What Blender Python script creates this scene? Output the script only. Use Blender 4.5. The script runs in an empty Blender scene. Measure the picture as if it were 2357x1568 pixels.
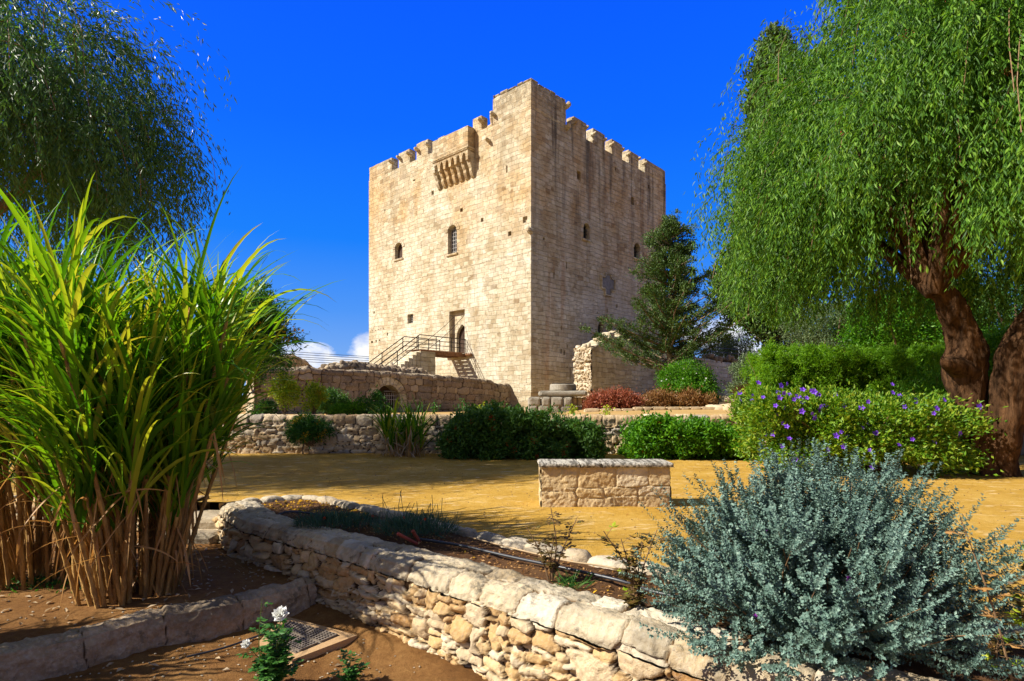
import bpy, math, random
import numpy as np
from mathutils import Vector, Matrix

FP, CX, HY, EYE = 1345.0, 1178.5, 926.9, 1.5      # focal length / principal point measured from the tower's vanishing lines
sc = bpy.context.scene
COL = sc.collection

# ------------------------------------------------------------------ measuring helpers
def g(px, py, z):
    d = (EYE - z) * FP / (py - HY)
    return ((px - CX) / FP * d, d)
def at(px, py, d):
    return np.array([(px - CX) / FP * d, d, EYE + (HY - py) * d / FP])

# ------------------------------------------------------------------ noise
def _h(ix, iy, iz, seed):
    n = (ix.astype(np.int64) * 374761393 + iy.astype(np.int64) * 668265263 + iz.astype(np.int64) * 2147483647 + seed * 974711) & 0xffffffff
    n = ((n ^ (n >> 13)) * 1274126177) & 0xffffffff
    n = (n ^ (n >> 16)) & 0xffffffff
    return n.astype(np.float64) / 4294967295.0
def vnoise(p, scale=1.0, seed=0):
    p = np.asarray(p, float) * scale
    i = np.floor(p).astype(np.int64); f = p - i; f = f * f * (3 - 2 * f)
    r = 0
    for dx in (0, 1):
        for dy in (0, 1):
            for dz in (0, 1):
                w = (f[..., 0] if dx else 1 - f[..., 0]) * (f[..., 1] if dy else 1 - f[..., 1]) * (f[..., 2] if dz else 1 - f[..., 2])
                r = r + w * _h(i[..., 0] + dx, i[..., 1] + dy, i[..., 2] + dz, seed)
    return r * 2 - 1
def fbm(p, scale=1.0, octv=4, seed=0):
    r = 0; a = 1.0; t = 0
    for k in range(octv):
        r = r + a * vnoise(p, scale * 2 ** k, seed + k * 17); t += a; a *= .5
    return r / t
def unit(v):
    return v / np.maximum(np.linalg.norm(v, axis=-1, keepdims=True), 1e-9)

# ------------------------------------------------------------------ geometry accumulator
class G:
    def __init__(s): s.V = []; s.F = []; s.m = []; s.n = 0; s.A = {}
    def add(s, V, F, m=0, **attrs):
        V = np.asarray(V, float).reshape(-1, 3); F = np.asarray(F, np.int64)
        s.V.append(V); s.F.append(F + s.n); s.m.append(np.full(len(F), m)); 
        for k, a in attrs.items(): s.A.setdefault(k, []).append((s.n, np.asarray(a, float).ravel()))
        s.n += len(V); return s
    def obj(s, name, mats, parent=None, smooth=False, local=False):
        me = bpy.data.meshes.new(name)
        V = np.concatenate(s.V)
        if parent is not None and not local:
            r = parent
            while r.parent: r = r.parent
            V = V - np.array(r.location)
            a = -r.rotation_euler.z
            if abs(a) > 1e-9:
                c, si = math.cos(a), math.sin(a)
                V = np.stack([V[:, 0] * c - V[:, 1] * si, V[:, 0] * si + V[:, 1] * c, V[:, 2]], 1)
        me.vertices.add(len(V)); me.vertices.foreach_set('co', V.astype(np.float32).ravel())
        li = np.concatenate([f.ravel() for f in s.F]); ct = np.concatenate([np.full(len(f), f.shape[1]) for f in s.F])
        st = np.concatenate([[0], np.cumsum(ct)[:-1]])
        me.loops.add(len(li)); me.loops.foreach_set('vertex_index', li.astype(np.int32))
        me.polygons.add(len(ct)); me.polygons.foreach_set('loop_start', st.astype(np.int32)); me.polygons.foreach_set('loop_total', ct.astype(np.int32))
        me.polygons.foreach_set('material_index', np.concatenate(s.m).astype(np.int32))
        me.polygons.foreach_set('use_smooth', np.full(len(ct), bool(smooth)))
        for k, lst in s.A.items():
            at_ = me.attributes.new(k, 'FLOAT', 'POINT'); arr = np.zeros(len(V), np.float32)
            for o, a in lst: arr[o:o + len(a)] = a
            at_.data.foreach_set('value', arr)
        me.update(calc_edges=True)
        if not isinstance(mats, (list, tuple)): mats = [mats]
        for m in mats: me.materials.append(m)
        o = bpy.data.objects.new(name, me); COL.objects.link(o)
        if parent is not None: o.parent = parent
        return o

def thing(name, label, cat, loc=(0, 0, 0), rotz=0, group=None):
    o = bpy.data.objects.new(name, None); COL.objects.link(o); o.empty_display_size = .3
    o.location = loc; o.rotation_euler = (0, 0, rotz)
    return tag(o, label, cat, group)
def tag(o, label, cat, group=None, kind=None):
    if label: o['label'] = label
    if cat: o['category'] = cat
    if group: o['group'] = group
    if kind: o['kind'] = kind
    return o
def struct(o, label=None):
    o['kind'] = 'structure'
    if label: o['label'] = label
    return o

# ------------------------------------------------------------------ shapes
BOXF = np.array([[0, 3, 2, 1], [4, 5, 6, 7], [0, 1, 5, 4], [1, 2, 6, 5], [2, 3, 7, 6], [3, 0, 4, 7]])
def box(G_, x0, x1, y0, y1, z0, z1, m=0, f=None):
    V = np.array([[x0, y0, z0], [x1, y0, z0], [x1, y1, z0], [x0, y1, z0], [x0, y0, z1], [x1, y0, z1], [x1, y1, z1], [x0, y1, z1]], float)
    if f is not None: V = f(V)
    G_.add(V, BOXF, m)
def rough_box(G_, lo, hi, res=.12, amp=.02, m=0, f=None, seed=0, rnd=.04):
    """box with gridded sides, worn edges and an uneven surface"""
    lo = np.array(lo, float); hi = np.array(hi, float); n = np.maximum(1, np.ceil((hi - lo) / res)).astype(int)
    for ax in range(3):
        a, b = [k for k in range(3) if k != ax]
        uu, vv = np.meshgrid(np.linspace(lo[a], hi[a], n[a] + 1), np.linspace(lo[b], hi[b], n[b] + 1), indexing='ij')
        for side in (0, 1):
            V = np.zeros(uu.shape + (3,)); V[..., a] = uu; V[..., b] = vv; V[..., ax] = (lo, hi)[side][ax]
            e = np.minimum(np.abs(V - lo), np.abs(V - hi)); e = np.sort(e, -1)       # e0=0 on face; e1 = distance to nearest edge
            w = np.clip(1 - e[..., 1] / max(rnd, 1e-6), 0, 1)[..., None] * rnd * .5
            c = (lo + hi) / 2
            V = V - np.sign(V - c) * w * (np.minimum(np.abs(V - lo), np.abs(V - hi)) < rnd)
            V = V + np.stack([fbm(V, 2.3, 3, seed + k) for k in range(3)], -1) * amp
            s = V.reshape(-1, 3); N1 = n[b] + 1
            i, j = np.meshgrid(np.arange(n[a]), np.arange(n[b]), indexing='ij'); q = (i * N1 + j).ravel()
            F = np.stack([q, q + N1, q + N1 + 1, q + 1], 1)
            if (side == 0) == (ax != 1): F = F[:, ::-1]
            if f is not None: s = f(s)
            G_.add(s, F, m)
def tube(G_, path, r, k=6, m=0, cap=True, rough=0, seed=0):
    P = np.asarray(path, float); n = len(P); r = np.broadcast_to(np.asarray(r, float), (n,))
    T = unit(np.gradient(P, axis=0)); up = np.array([0.0, 0, 1]) if abs(T[0, 2]) < .9 else np.array([1.0, 0, 0])
    A = unit(np.cross(T, up)); B = np.cross(T, A); a = np.linspace(0, 2 * np.pi, k, endpoint=False)
    ring = P[:, None] + r[:, None, None] * (np.cos(a)[None, :, None] * A[:, None] + np.sin(a)[None, :, None] * B[:, None])
    if rough: 
        f_ = .8 / max(r.max(), .02); d = .6 * fbm(ring * np.array([1, 1, .5]), f_, 2, seed) - .9 * np.abs(fbm(ring * np.array([1, 1, .22]), f_ * 3.2, 3, seed + 4)); ring = ring + (ring - P[:, None]) * d[..., None] * rough
    V = ring.reshape(-1, 3); i, j = np.meshgrid(np.arange(n - 1), np.arange(k), indexing='ij')
    j2 = (j + 1) % k; F = np.stack([i * k + j, i * k + j2, (i + 1) * k + j2, (i + 1) * k + j], -1).reshape(-1, 4)
    G_.add(V, F, m)
    if cap and k <= 8: 
        V2 = np.concatenate([ring[0], ring[-1]]); 
        G_.add(V2, np.array([list(range(k))[::-1]]), m); G_.add(V2, np.array([list(range(k, 2 * k))]), m)
def curve(pts, n=12):
    """Catmull-Rom through points"""
    P = np.asarray(pts, float); P = np.vstack([2 * P[0] - P[1], P, 2 * P[-1] - P[-2]]); out = []
    for i in range(1, len(P) - 2):
        for t in np.linspace(0, 1, n, endpoint=False):
            out.append(.5 * ((2 * P[i]) + (P[i + 1] - P[i - 1]) * t + (2 * P[i - 1] - 5 * P[i] + 4 * P[i + 1] - P[i + 2]) * t * t + (3 * P[i] - P[i - 1] - 3 * P[i + 1] + P[i + 2]) * t ** 3))
    out.append(P[-2]); return np.array(out)
def leaves(G_, C, D, L, W, rng, m=0, N=None, fold=.25):
    n = len(C)
    if n == 0: return
    D = unit(D); R = N if N is not None else rng.normal(size=(n, 3))
    S = unit(np.cross(D, R)); U = np.cross(S, D)
    L = np.broadcast_to(L, (n,))[:, None]; W = np.broadcast_to(W, (n,))[:, None]
    V = np.stack([C, C + D * L * .45 + S * W * .5 + U * W * fold, C + D * L, C + D * L * .45 - S * W * .5 + U * W * fold], 1).reshape(-1, 3)
    G_.add(V, np.arange(4 * n).reshape(-1, 4), m)
def ribbons(G_, P0, D0, L, W, rng, seg=8, droop=.25, m=0, twist=.3, dvar=.5):
    """long arching blades with a channelled mid rib"""
    n = len(P0); P = np.array(P0, float); D = unit(np.array(D0, float)); L = np.broadcast_to(L, (n,)); W = np.broadcast_to(W, (n,))
    k = droop * (1 - dvar + 2 * dvar * rng.random(n)); out = []; ph = rng.normal(size=n) * .3; tw = rng.normal(size=n) * twist
    for s in range(seg + 1):
        t = s / seg; w = W * np.minimum(1, .45 + 2.5 * t) * np.clip((1 - t) / .55, 0, 1) ** .8
        S = unit(np.cross(D, np.array([0, 0, 1.0]) + .001)); U = np.cross(S, D); a = (ph + tw * t)[:, None]
        S2 = S * np.cos(a) + U * np.sin(a); U2 = -S * np.sin(a) + U * np.cos(a)
        out.append(np.stack([P + S2 * w[:, None] * .5 + U2 * w[:, None] * .16, P, P - S2 * w[:, None] * .5 + U2 * w[:, None] * .16], 1))
        P = P + D * (L / seg)[:, None]
        D = unit(D + np.array([0, 0, -1.0]) * (k * (.3 + 1.6 * t))[:, None])
    V = np.stack(out, 1)                                  # n, seg+1, 3, 3
    base = (np.arange(n) * (seg + 1) * 3)[:, None, None]; s = np.arange(seg)[None, :, None] * 3; c = np.arange(2)[None, None, :]
    q = base + s + c; F = np.stack([q, q + 1, q + 4, q + 3], -1).reshape(-1, 4)
    G_.add(V.reshape(-1, 3), F, m)

# ------------------------------------------------------------------ masonry
def courses(U, V0, V1, h, w, rng, hv=.35, wv=.45, chink=.25, jit=.12):
    S = []; v = V0
    while v < V1 - h * .3:
        hh = min(h * (1 + hv * rng.uniform(-1, 1)), V1 - v)
        if V1 - (v + hh) < h * .4: hh = V1 - v
        u = -rng.random() * w
        while u < U + w * .2:
            ww = w * math.exp(wv * rng.normal())
            ww = min(max(ww, w * .3), w * 2.4)
            if rng.random() < chink:                  # two thin stones on top of each other
                k = rng.uniform(.35, .65)
                S.append((u + ww / 2, v + hh * k / 2, ww / 2, hh * k / 2)); S.append((u + ww / 2, v + hh * (1 + k) / 2, ww / 2, hh * (1 - k) / 2))
            else: S.append((u + ww / 2, v + hh / 2 + rng.normal() * jit * hh * .5, ww / 2, hh / 2 * (1 + rng.normal() * jit)))
            u += ww
        v += hh
    return S
def cells(u, v, seeds, p=3.0, block=48):
    S = np.array(seeds); nu, nv = u.shape; F1 = np.zeros((nu, nv)); F2 = F1.copy(); I = np.zeros((nu, nv), int)
    for a in range(0, nu, block):
        uu = u[a:a + block]; vv = v[a:a + block]
        k = np.where((S[:, 0] + S[:, 2] * 3 + .2 > uu.min()) & (S[:, 0] - S[:, 2] * 3 - .2 < uu.max()))[0]
        if len(k) < 2: k = np.arange(len(S))
        s = S[k]; d = ((np.abs(uu[..., None] - s[:, 0]) / s[:, 2]) ** p + (np.abs(vv[..., None] - s[:, 1]) / s[:, 3]) ** p) ** (1 / p)
        o = np.argpartition(d, 1, -1)[..., :2]; dd = np.take_along_axis(d, o, -1)
        sw = dd[..., 0] > dd[..., 1]; i1 = np.where(sw, o[..., 1], o[..., 0])
        F1[a:a + block] = dd.min(-1); F2[a:a + block] = dd.max(-1); I[a:a + block] = k[i1]
    return F1, F2, I
def stone_sheet(G_, fn, U, V, seeds, res, bulge=.04, rough=.012, warp=.03, seed=1, m=0, gapw=.28, skip=None, p=3.0, flat=.0, tonef=None):
    nu = max(2, int(U / res) + 1); nv = max(2, int(V / res) + 1)
    u, v = np.meshgrid(np.linspace(0, U, nu), np.linspace(0, V, nv), indexing='ij')
    q = np.stack([u, v, u * 0 + seed], -1)
    uw = u + warp * fbm(q, 4.5, 3, seed); vw = v + warp * .7 * fbm(q, 5.5, 3, seed + 5)
    F1, F2, I = cells(uw, vw, seeds, p)
    e = np.clip((F2 - F1) / gapw, 0, 1); prof = 1 - (1 - e) ** 2.0
    rr = np.random.default_rng(seed + 99); hgt = rr.uniform(.55, 1.25, len(seeds)); tx = rr.normal(size=len(seeds)) * .5; ty = rr.normal(size=len(seeds)) * .45; tone = rr.random(len(seeds))
    S = np.array(seeds); du = (uw - S[I, 0]) / S[I, 2]; dv = (vw - S[I, 1]) / S[I, 3]
    dome = 1 - .22 * np.clip(du ** 2 + dv ** 2, 0, 2) * (1 - flat)
    P, N = fn(u, v)
    P3 = P + rr.normal(size=(len(seeds), 3))[I] * 5
    d = bulge * prof * (hgt[I] * dome + (tx[I] * du + ty[I] * dv) * .45) + rough * (fbm(P3, 7, 4, seed + 3) + .9 * (.35 - np.abs(fbm(P3, 12, 3, seed + 8))) + .4 * fbm(P3, 31, 2, seed + 12)) * (.25 + prof)
    if skip is not None: pass
    W = P + N * d[..., None]
    i, j = np.meshgrid(np.arange(nu - 1), np.arange(nv - 1), indexing='ij'); qd = (i * nv + j)
    F = np.stack([qd, qd + nv, qd + nv + 1, qd + 1], -1)
    if skip is not None:
        keep = ~skip(u[:-1, :-1] + res / 2, v[:-1, :-1] + res / 2); F = F[keep]
    F = F.reshape(-1, 4); t = tone[I]
    if tonef is not None: t = tonef(u, v, t)
    G_.add(W.reshape(-1, 3), F, m, tone=t.ravel(), gap=(1 - e).ravel())
def wall_fn(front, thick, ztop, zbot, flip=1, batter=.0):
    """cross section unrolled: front face up, over the top, down the back. front: polyline (x,y)"""
    Fp = np.array(front, float); s = np.concatenate([[0], np.cumsum(np.linalg.norm(np.diff(Fp, axis=0), axis=1))]); U = s[-1]
    th = np.broadcast_to(thick, (len(Fp),)).astype(float); zt = np.broadcast_to(ztop, (len(Fp),)).astype(float); zb = np.broadcast_to(zbot, (len(Fp),)).astype(float)
    fine = np.linspace(0, U, 400); X = np.interp(fine, s, Fp[:, 0]); Y = np.interp(fine, s, Fp[:, 1])
    ker = np.hanning(25); ker /= ker.sum()
    Xs = np.convolve(np.pad(X, 12, mode='reflect', reflect_type='odd'), ker, 'valid'); Ys = np.convolve(np.pad(Y, 12, mode='reflect', reflect_type='odd'), ker, 'valid')
    tx = np.gradient(Xs); ty = np.gradient(Ys); l = np.hypot(tx, ty); nx = -ty / l * flip; ny = tx / l * flip      # towards the back
    Hm = float(np.max(zt - zb)); T = float(np.max(th)); Vt = Hm + T + Hm
    def fn(u, v):
        x = np.interp(u, fine, Xs); y = np.interp(u, fine, Ys); ax = np.interp(u, fine, nx); ay = np.interp(u, fine, ny)
        H = np.interp(u, s, zt - zb); tt = np.interp(u, s, th); z0 = np.interp(u, s, zb)
        a = np.clip(v / Hm, 0, 1); b = np.clip((v - Hm) / T, 0, 1); c = np.clip((v - Hm - T) / Hm, 0, 1)
        off = b * tt - batter * (1 - a) ; off = off + batter * c
        z = z0 + H * (a - c)
        P = np.stack([x + ax * off, y + ay * off, z], -1)
        r = .07; k1 = np.clip((v - (Hm - r)) / (2 * r), 0, 1); k2 = np.clip((v - (Hm + T - r)) / (2 * r), 0, 1)
        nf = -(1 - k1) + k2; nz = k1 * (1 - k2)
        N = unit(np.stack([ax * nf, ay * nf, nz + 1e-6], -1))
        rr = (k1 * (1 - k1) + k2 * (1 - k2)) * 4 * .03
        return P - N * rr[..., None], N
    return fn, U, Hm, T, Vt
def plane_fn(o, du, dv, n):
    o, du, dv, n = [np.array(a, float) for a in (o, du, dv, n)]
    def fn(u, v): return o + u[..., None] * du + v[..., None] * dv, np.broadcast_to(n, u.shape + (3,))
    return fn
def inpoly(x, y, poly):
    r = np.zeros(x.shape, bool); n = len(poly)
    for i in range(n):
        x1, y1 = poly[i]; x2, y2 = poly[(i + 1) % n]
        c = ((y1 > y) != (y2 > y)); 
        with np.errstate(divide='ignore', invalid='ignore'):
            r ^= c & (x < (x2 - x1) * (y - y1) / (y2 - y1 + 1e-12) + x1)
    return r
def sheet(G_, poly, res, zf, m=0):
    a = np.array(poly); x0, y0 = a.min(0); x1, y1 = a.max(0)
    nx = int((x1 - x0) / res) + 2; ny = int((y1 - y0) / res) + 2
    X, Y = np.meshgrid(x0 + np.arange(nx) * res, y0 + np.arange(ny) * res, indexing='ij')
    Z = zf(X, Y); i, j = np.meshgrid(np.arange(nx - 1), np.arange(ny - 1), indexing='ij'); q = i * ny + j
    keep = inpoly(X[:-1, :-1] + res / 2, Y[:-1, :-1] + res / 2, poly)
    F = np.stack([q, q + ny, q + ny + 1, q + 1], -1)[keep]
    G_.add(np.stack([X, Y, Z], -1), F, m)
def rock(G_, c, r, seed, m=0, amp=.25, n=12, f=None):
    th, ph = np.meshgrid(np.linspace(0, 2 * np.pi, n * 2 + 1)[:-1], np.linspace(0.02, np.pi - .02, n), indexing='ij')
    d = np.stack([np.cos(th) * np.sin(ph), np.sin(th) * np.sin(ph), np.cos(ph)], -1)
    d2 = np.sign(d) * np.abs(d) ** .6; d2 = d2 / np.maximum(1, np.linalg.norm(d2, axis=-1, keepdims=True) * .85)
    V = d2 * (1 + amp * fbm(d, 1.6, 4, seed))[..., None] * np.array(r) + np.array(c)
    if f is not None: V = f(V)
    A, B = th.shape; i, j = np.meshgrid(np.arange(A), np.arange(B - 1), indexing='ij'); i2 = (i + 1) % A
    F = np.stack([i * B + j, i * B + j + 1, i2 * B + j + 1, i2 * B + j], -1).reshape(-1, 4)
    rr = np.random.default_rng(seed)
    G_.add(V.reshape(-1, 3), F, m, tone=np.full(A * B, rr.random()), gap=np.zeros(A * B))
SKYK, BACKFILL, EXPO = 0.58, 0.17, 0.82
# ------------------------------------------------------------------ materials
class NT:
    def __init__(s, name):
        s.m = bpy.data.materials.new(name); s.m.use_nodes = True; s.t = s.m.node_tree; s.t.nodes.clear()
        s.out = s.n('ShaderNodeOutputMaterial')
    def n(s, typ, **kw):
        nd = s.t.nodes.new(typ)
        for k, v in kw.items():
            if k.startswith('i_'): nd.inputs[k[2:].replace('_', ' ')].default_value = v
            else: setattr(nd, k, v)
        return nd
    def l(s, a, b): s.t.links.new(a, b)
    def noise(s, vec, scale, detail=5, rough=.6, dist=0):
        nd = s.n('ShaderNodeTexNoise'); nd.inputs['Scale'].default_value = scale; nd.inputs['Detail'].default_value = detail
        nd.inputs['Roughness'].default_value = rough; nd.inputs['Distortion'].default_value = dist
        if vec is not None: s.l(vec, nd.inputs['Vector'])
        return nd.outputs['Fac']
    def ramp(s, fac, stops, interp='LINEAR'):
        nd = s.n('ShaderNodeValToRGB'); r = nd.color_ramp; r.interpolation = interp
        while len(r.elements) < len(stops): r.elements.new(.5)
        for e, (p, c) in zip(r.elements, stops):
            e.position = p; e.color = (c, c, c, 1) if isinstance(c, (int, float)) else tuple(c) + (1,)
        s.l(fac, nd.inputs['Fac']); return nd.outputs['Color']
    def mix(s, fac, a, b, mode='MIX'):
        nd = s.n('ShaderNodeMix', data_type='RGBA', blend_type=mode)
        for key, v in ((0, fac), (6, a), (7, b)):
            if isinstance(v, bpy.types.NodeSocket): s.l(v, nd.inputs[key])
            elif isinstance(v, (int, float)) and key == 0: nd.inputs[0].default_value = v
            else: nd.inputs[key].default_value = tuple(v) + (1,) if not isinstance(v, (int, float)) else (v, v, v, 1)
        return nd.outputs[2]
    def math(s, op, a, b=None, clamp=False):
        nd = s.n('ShaderNodeMath', operation=op, use_clamp=clamp)
        for k, v in ((0, a), (1, b)):
            if v is None: continue
            if isinstance(v, bpy.types.NodeSocket): s.l(v, nd.inputs[k])
            else: nd.inputs[k].default_value = v
        return nd.outputs[0]
    def bsdf(s, col, rough=.9, bump=None, bstr=.4, bdist=.02, spec=.2, metal=0):
        b = s.n('ShaderNodeBsdfPrincipled'); 
        if isinstance(col, bpy.types.NodeSocket): s.l(col, b.inputs['Base Color'])
        else: b.inputs['Base Color'].default_value = tuple(col) + (1,)
        if isinstance(rough, bpy.types.NodeSocket): s.l(rough, b.inputs['Roughness'])
        else: b.inputs['Roughness'].default_value = rough
        b.inputs['Specular IOR Level'].default_value = spec; b.inputs['Metallic'].default_value = metal
        if bump is not None:
            bn = s.n('ShaderNodeBump'); bn.inputs['Strength'].default_value = bstr; bn.inputs['Distance'].default_value = bdist
            s.l(bump, bn.inputs['Height']); s.l(bn.outputs[0], b.inputs['Normal'])
        s.l(b.outputs[0], s.out.inputs[0]); return b

def m_leaf(name, cols, rough=.5, trans=.35, tcol=None, spec=.3, low=None):
    """each leaf (mesh island) takes its own tint"""
    t = NT(name); geo = t.n('ShaderNodeNewGeometry'); tc = t.n('ShaderNodeTexCoord')
    big = t.noise(tc.outputs['Object'], 1.1, 3)
    f = t.math('ADD', t.math('MULTIPLY', geo.outputs['Random Per Island'], .62), t.math('MULTIPLY', big, .38), True)
    c = t.ramp(f, [(i / (len(cols) - 1), k) for i, k in enumerate(cols)])
    b = t.bsdf(c, rough, spec=spec)
    tr = t.n('ShaderNodeBsdfTranslucent'); 
    if tcol is None: t.l(t.mix(1.0, c, (1.5, 1.45, .5), 'MULTIPLY'), tr.inputs[0])
    else: t.l(t.mix(.7, c, tcol), tr.inputs[0])
    mx = t.n('ShaderNodeMixShader'); mx.inputs[0].default_value = trans; t.l(b.outputs[0], mx.inputs[1]); t.l(tr.outputs[0], mx.inputs[2]); t.l(mx.outputs[0], t.out.inputs[0])
    return t.m
def m_plain(name, col, rough=.6, var=.25, scale=8, metal=0, spec=.3, bstr=.2):
    t = NT(name); tc = t.n('ShaderNodeTexCoord'); nz = t.noise(tc.outputs['Object'], scale, 5)
    c = t.mix(t.ramp(nz, [(.3, 0.0), (.7, 1.0)]), [k * (1 - var) for k in col], [min(1, k * (1 + var)) for k in col])
    t.bsdf(c, rough, nz, bstr, .01, spec, metal); return t.m
def m_stone(name, tones, mortar, stain=(.06, .055, .045), stain_amt=.35, nscale=9, soil=None, bstr=.5, spot=.5):
    """masonry whose stones carry their own tone; 'gap' marks the joints"""
    t = NT(name); tc = t.n('ShaderNodeTexCoord'); at_ = t.n('ShaderNodeAttribute', attribute_name='tone'); ga = t.n('ShaderNodeAttribute', attribute_name='gap')
    ob = tc.outputs['Object']
    c = t.ramp(at_.outputs['Fac'], [(i / (len(tones) - 1), k) for i, k in enumerate(tones)])
    n1 = t.noise(ob, nscale, 8, .65); n2 = t.noise(ob, nscale * 3.7, 6, .7); n3 = t.noise(ob, 1.3, 4)
    c = t.mix(t.ramp(n1, [(.35, 0.0), (.7, .55)]), c, t.mix(1.0, c, (.62, .55, .44), 'MULTIPLY'))
    c = t.mix(t.ramp(n2, [(.45, 0.0), (.75, .5 * spot)]), c, t.mix(.5, c, (.9, .86, .76)))
    c = t.mix(t.math('MULTIPLY', t.ramp(n3, [(.5, 0.0), (.72, 1.0)]), stain_amt), c, stain)
    c = t.mix(t.ramp(ga.outputs['Fac'], [(.25, 0.0), (.75, 1.0)]), c, mortar)
    if spot > .9:                                           # black lichen flecks
        n4 = t.noise(ob, 6.5, 9, .72); c = t.mix(t.ramp(n4, [(.56, 0.0), (.66, .75)]), c, (.07, .065, .05))
    h = t.math('ADD', n1, t.math('MULTIPLY', n2, .6))
    t.bsdf(c, .92, h, bstr, .03, .15); return t.m
def m_ground(name, cols, scale=3, spots=None, bstr=.5, bd=.02):
    t = NT(name); tc = t.n('ShaderNodeTexCoord'); ob = tc.outputs['Object']
    n1 = t.noise(ob, scale * .25, 6, .6); n2 = t.noise(ob, scale * 4, 6, .7); n3 = t.noise(ob, scale * 30, 3, .7)
    f = t.math('ADD', t.math('MULTIPLY', n1, .6), t.math('MULTIPLY', n2, .4))
    c = t.ramp(f, [(.32 + .36 * i / (len(cols) - 1), k) for i, k in enumerate(cols)])
    c = t.mix(t.ramp(n3, [(.35, .45), (.6, 0.0)]), c, [k * .45 for k in cols[0]])
    if spots is not None:
        mp = t.n('ShaderNodeMapping'); mp.inputs['Scale'].default_value = (1, 2.2, 1); t.l(ob, mp.inputs[0])
        n4 = t.noise(mp.outputs[0], scale * .9, 7, .62, .6); c = t.mix(t.ramp(n4, [(.56, 0.0), (.7, .75)]), c, spots)
    h = t.math('ADD', n2, t.math('MULTIPLY', n3, .8)); t.bsdf(c, .95, h, bstr, bd, .1); return t.m

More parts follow.
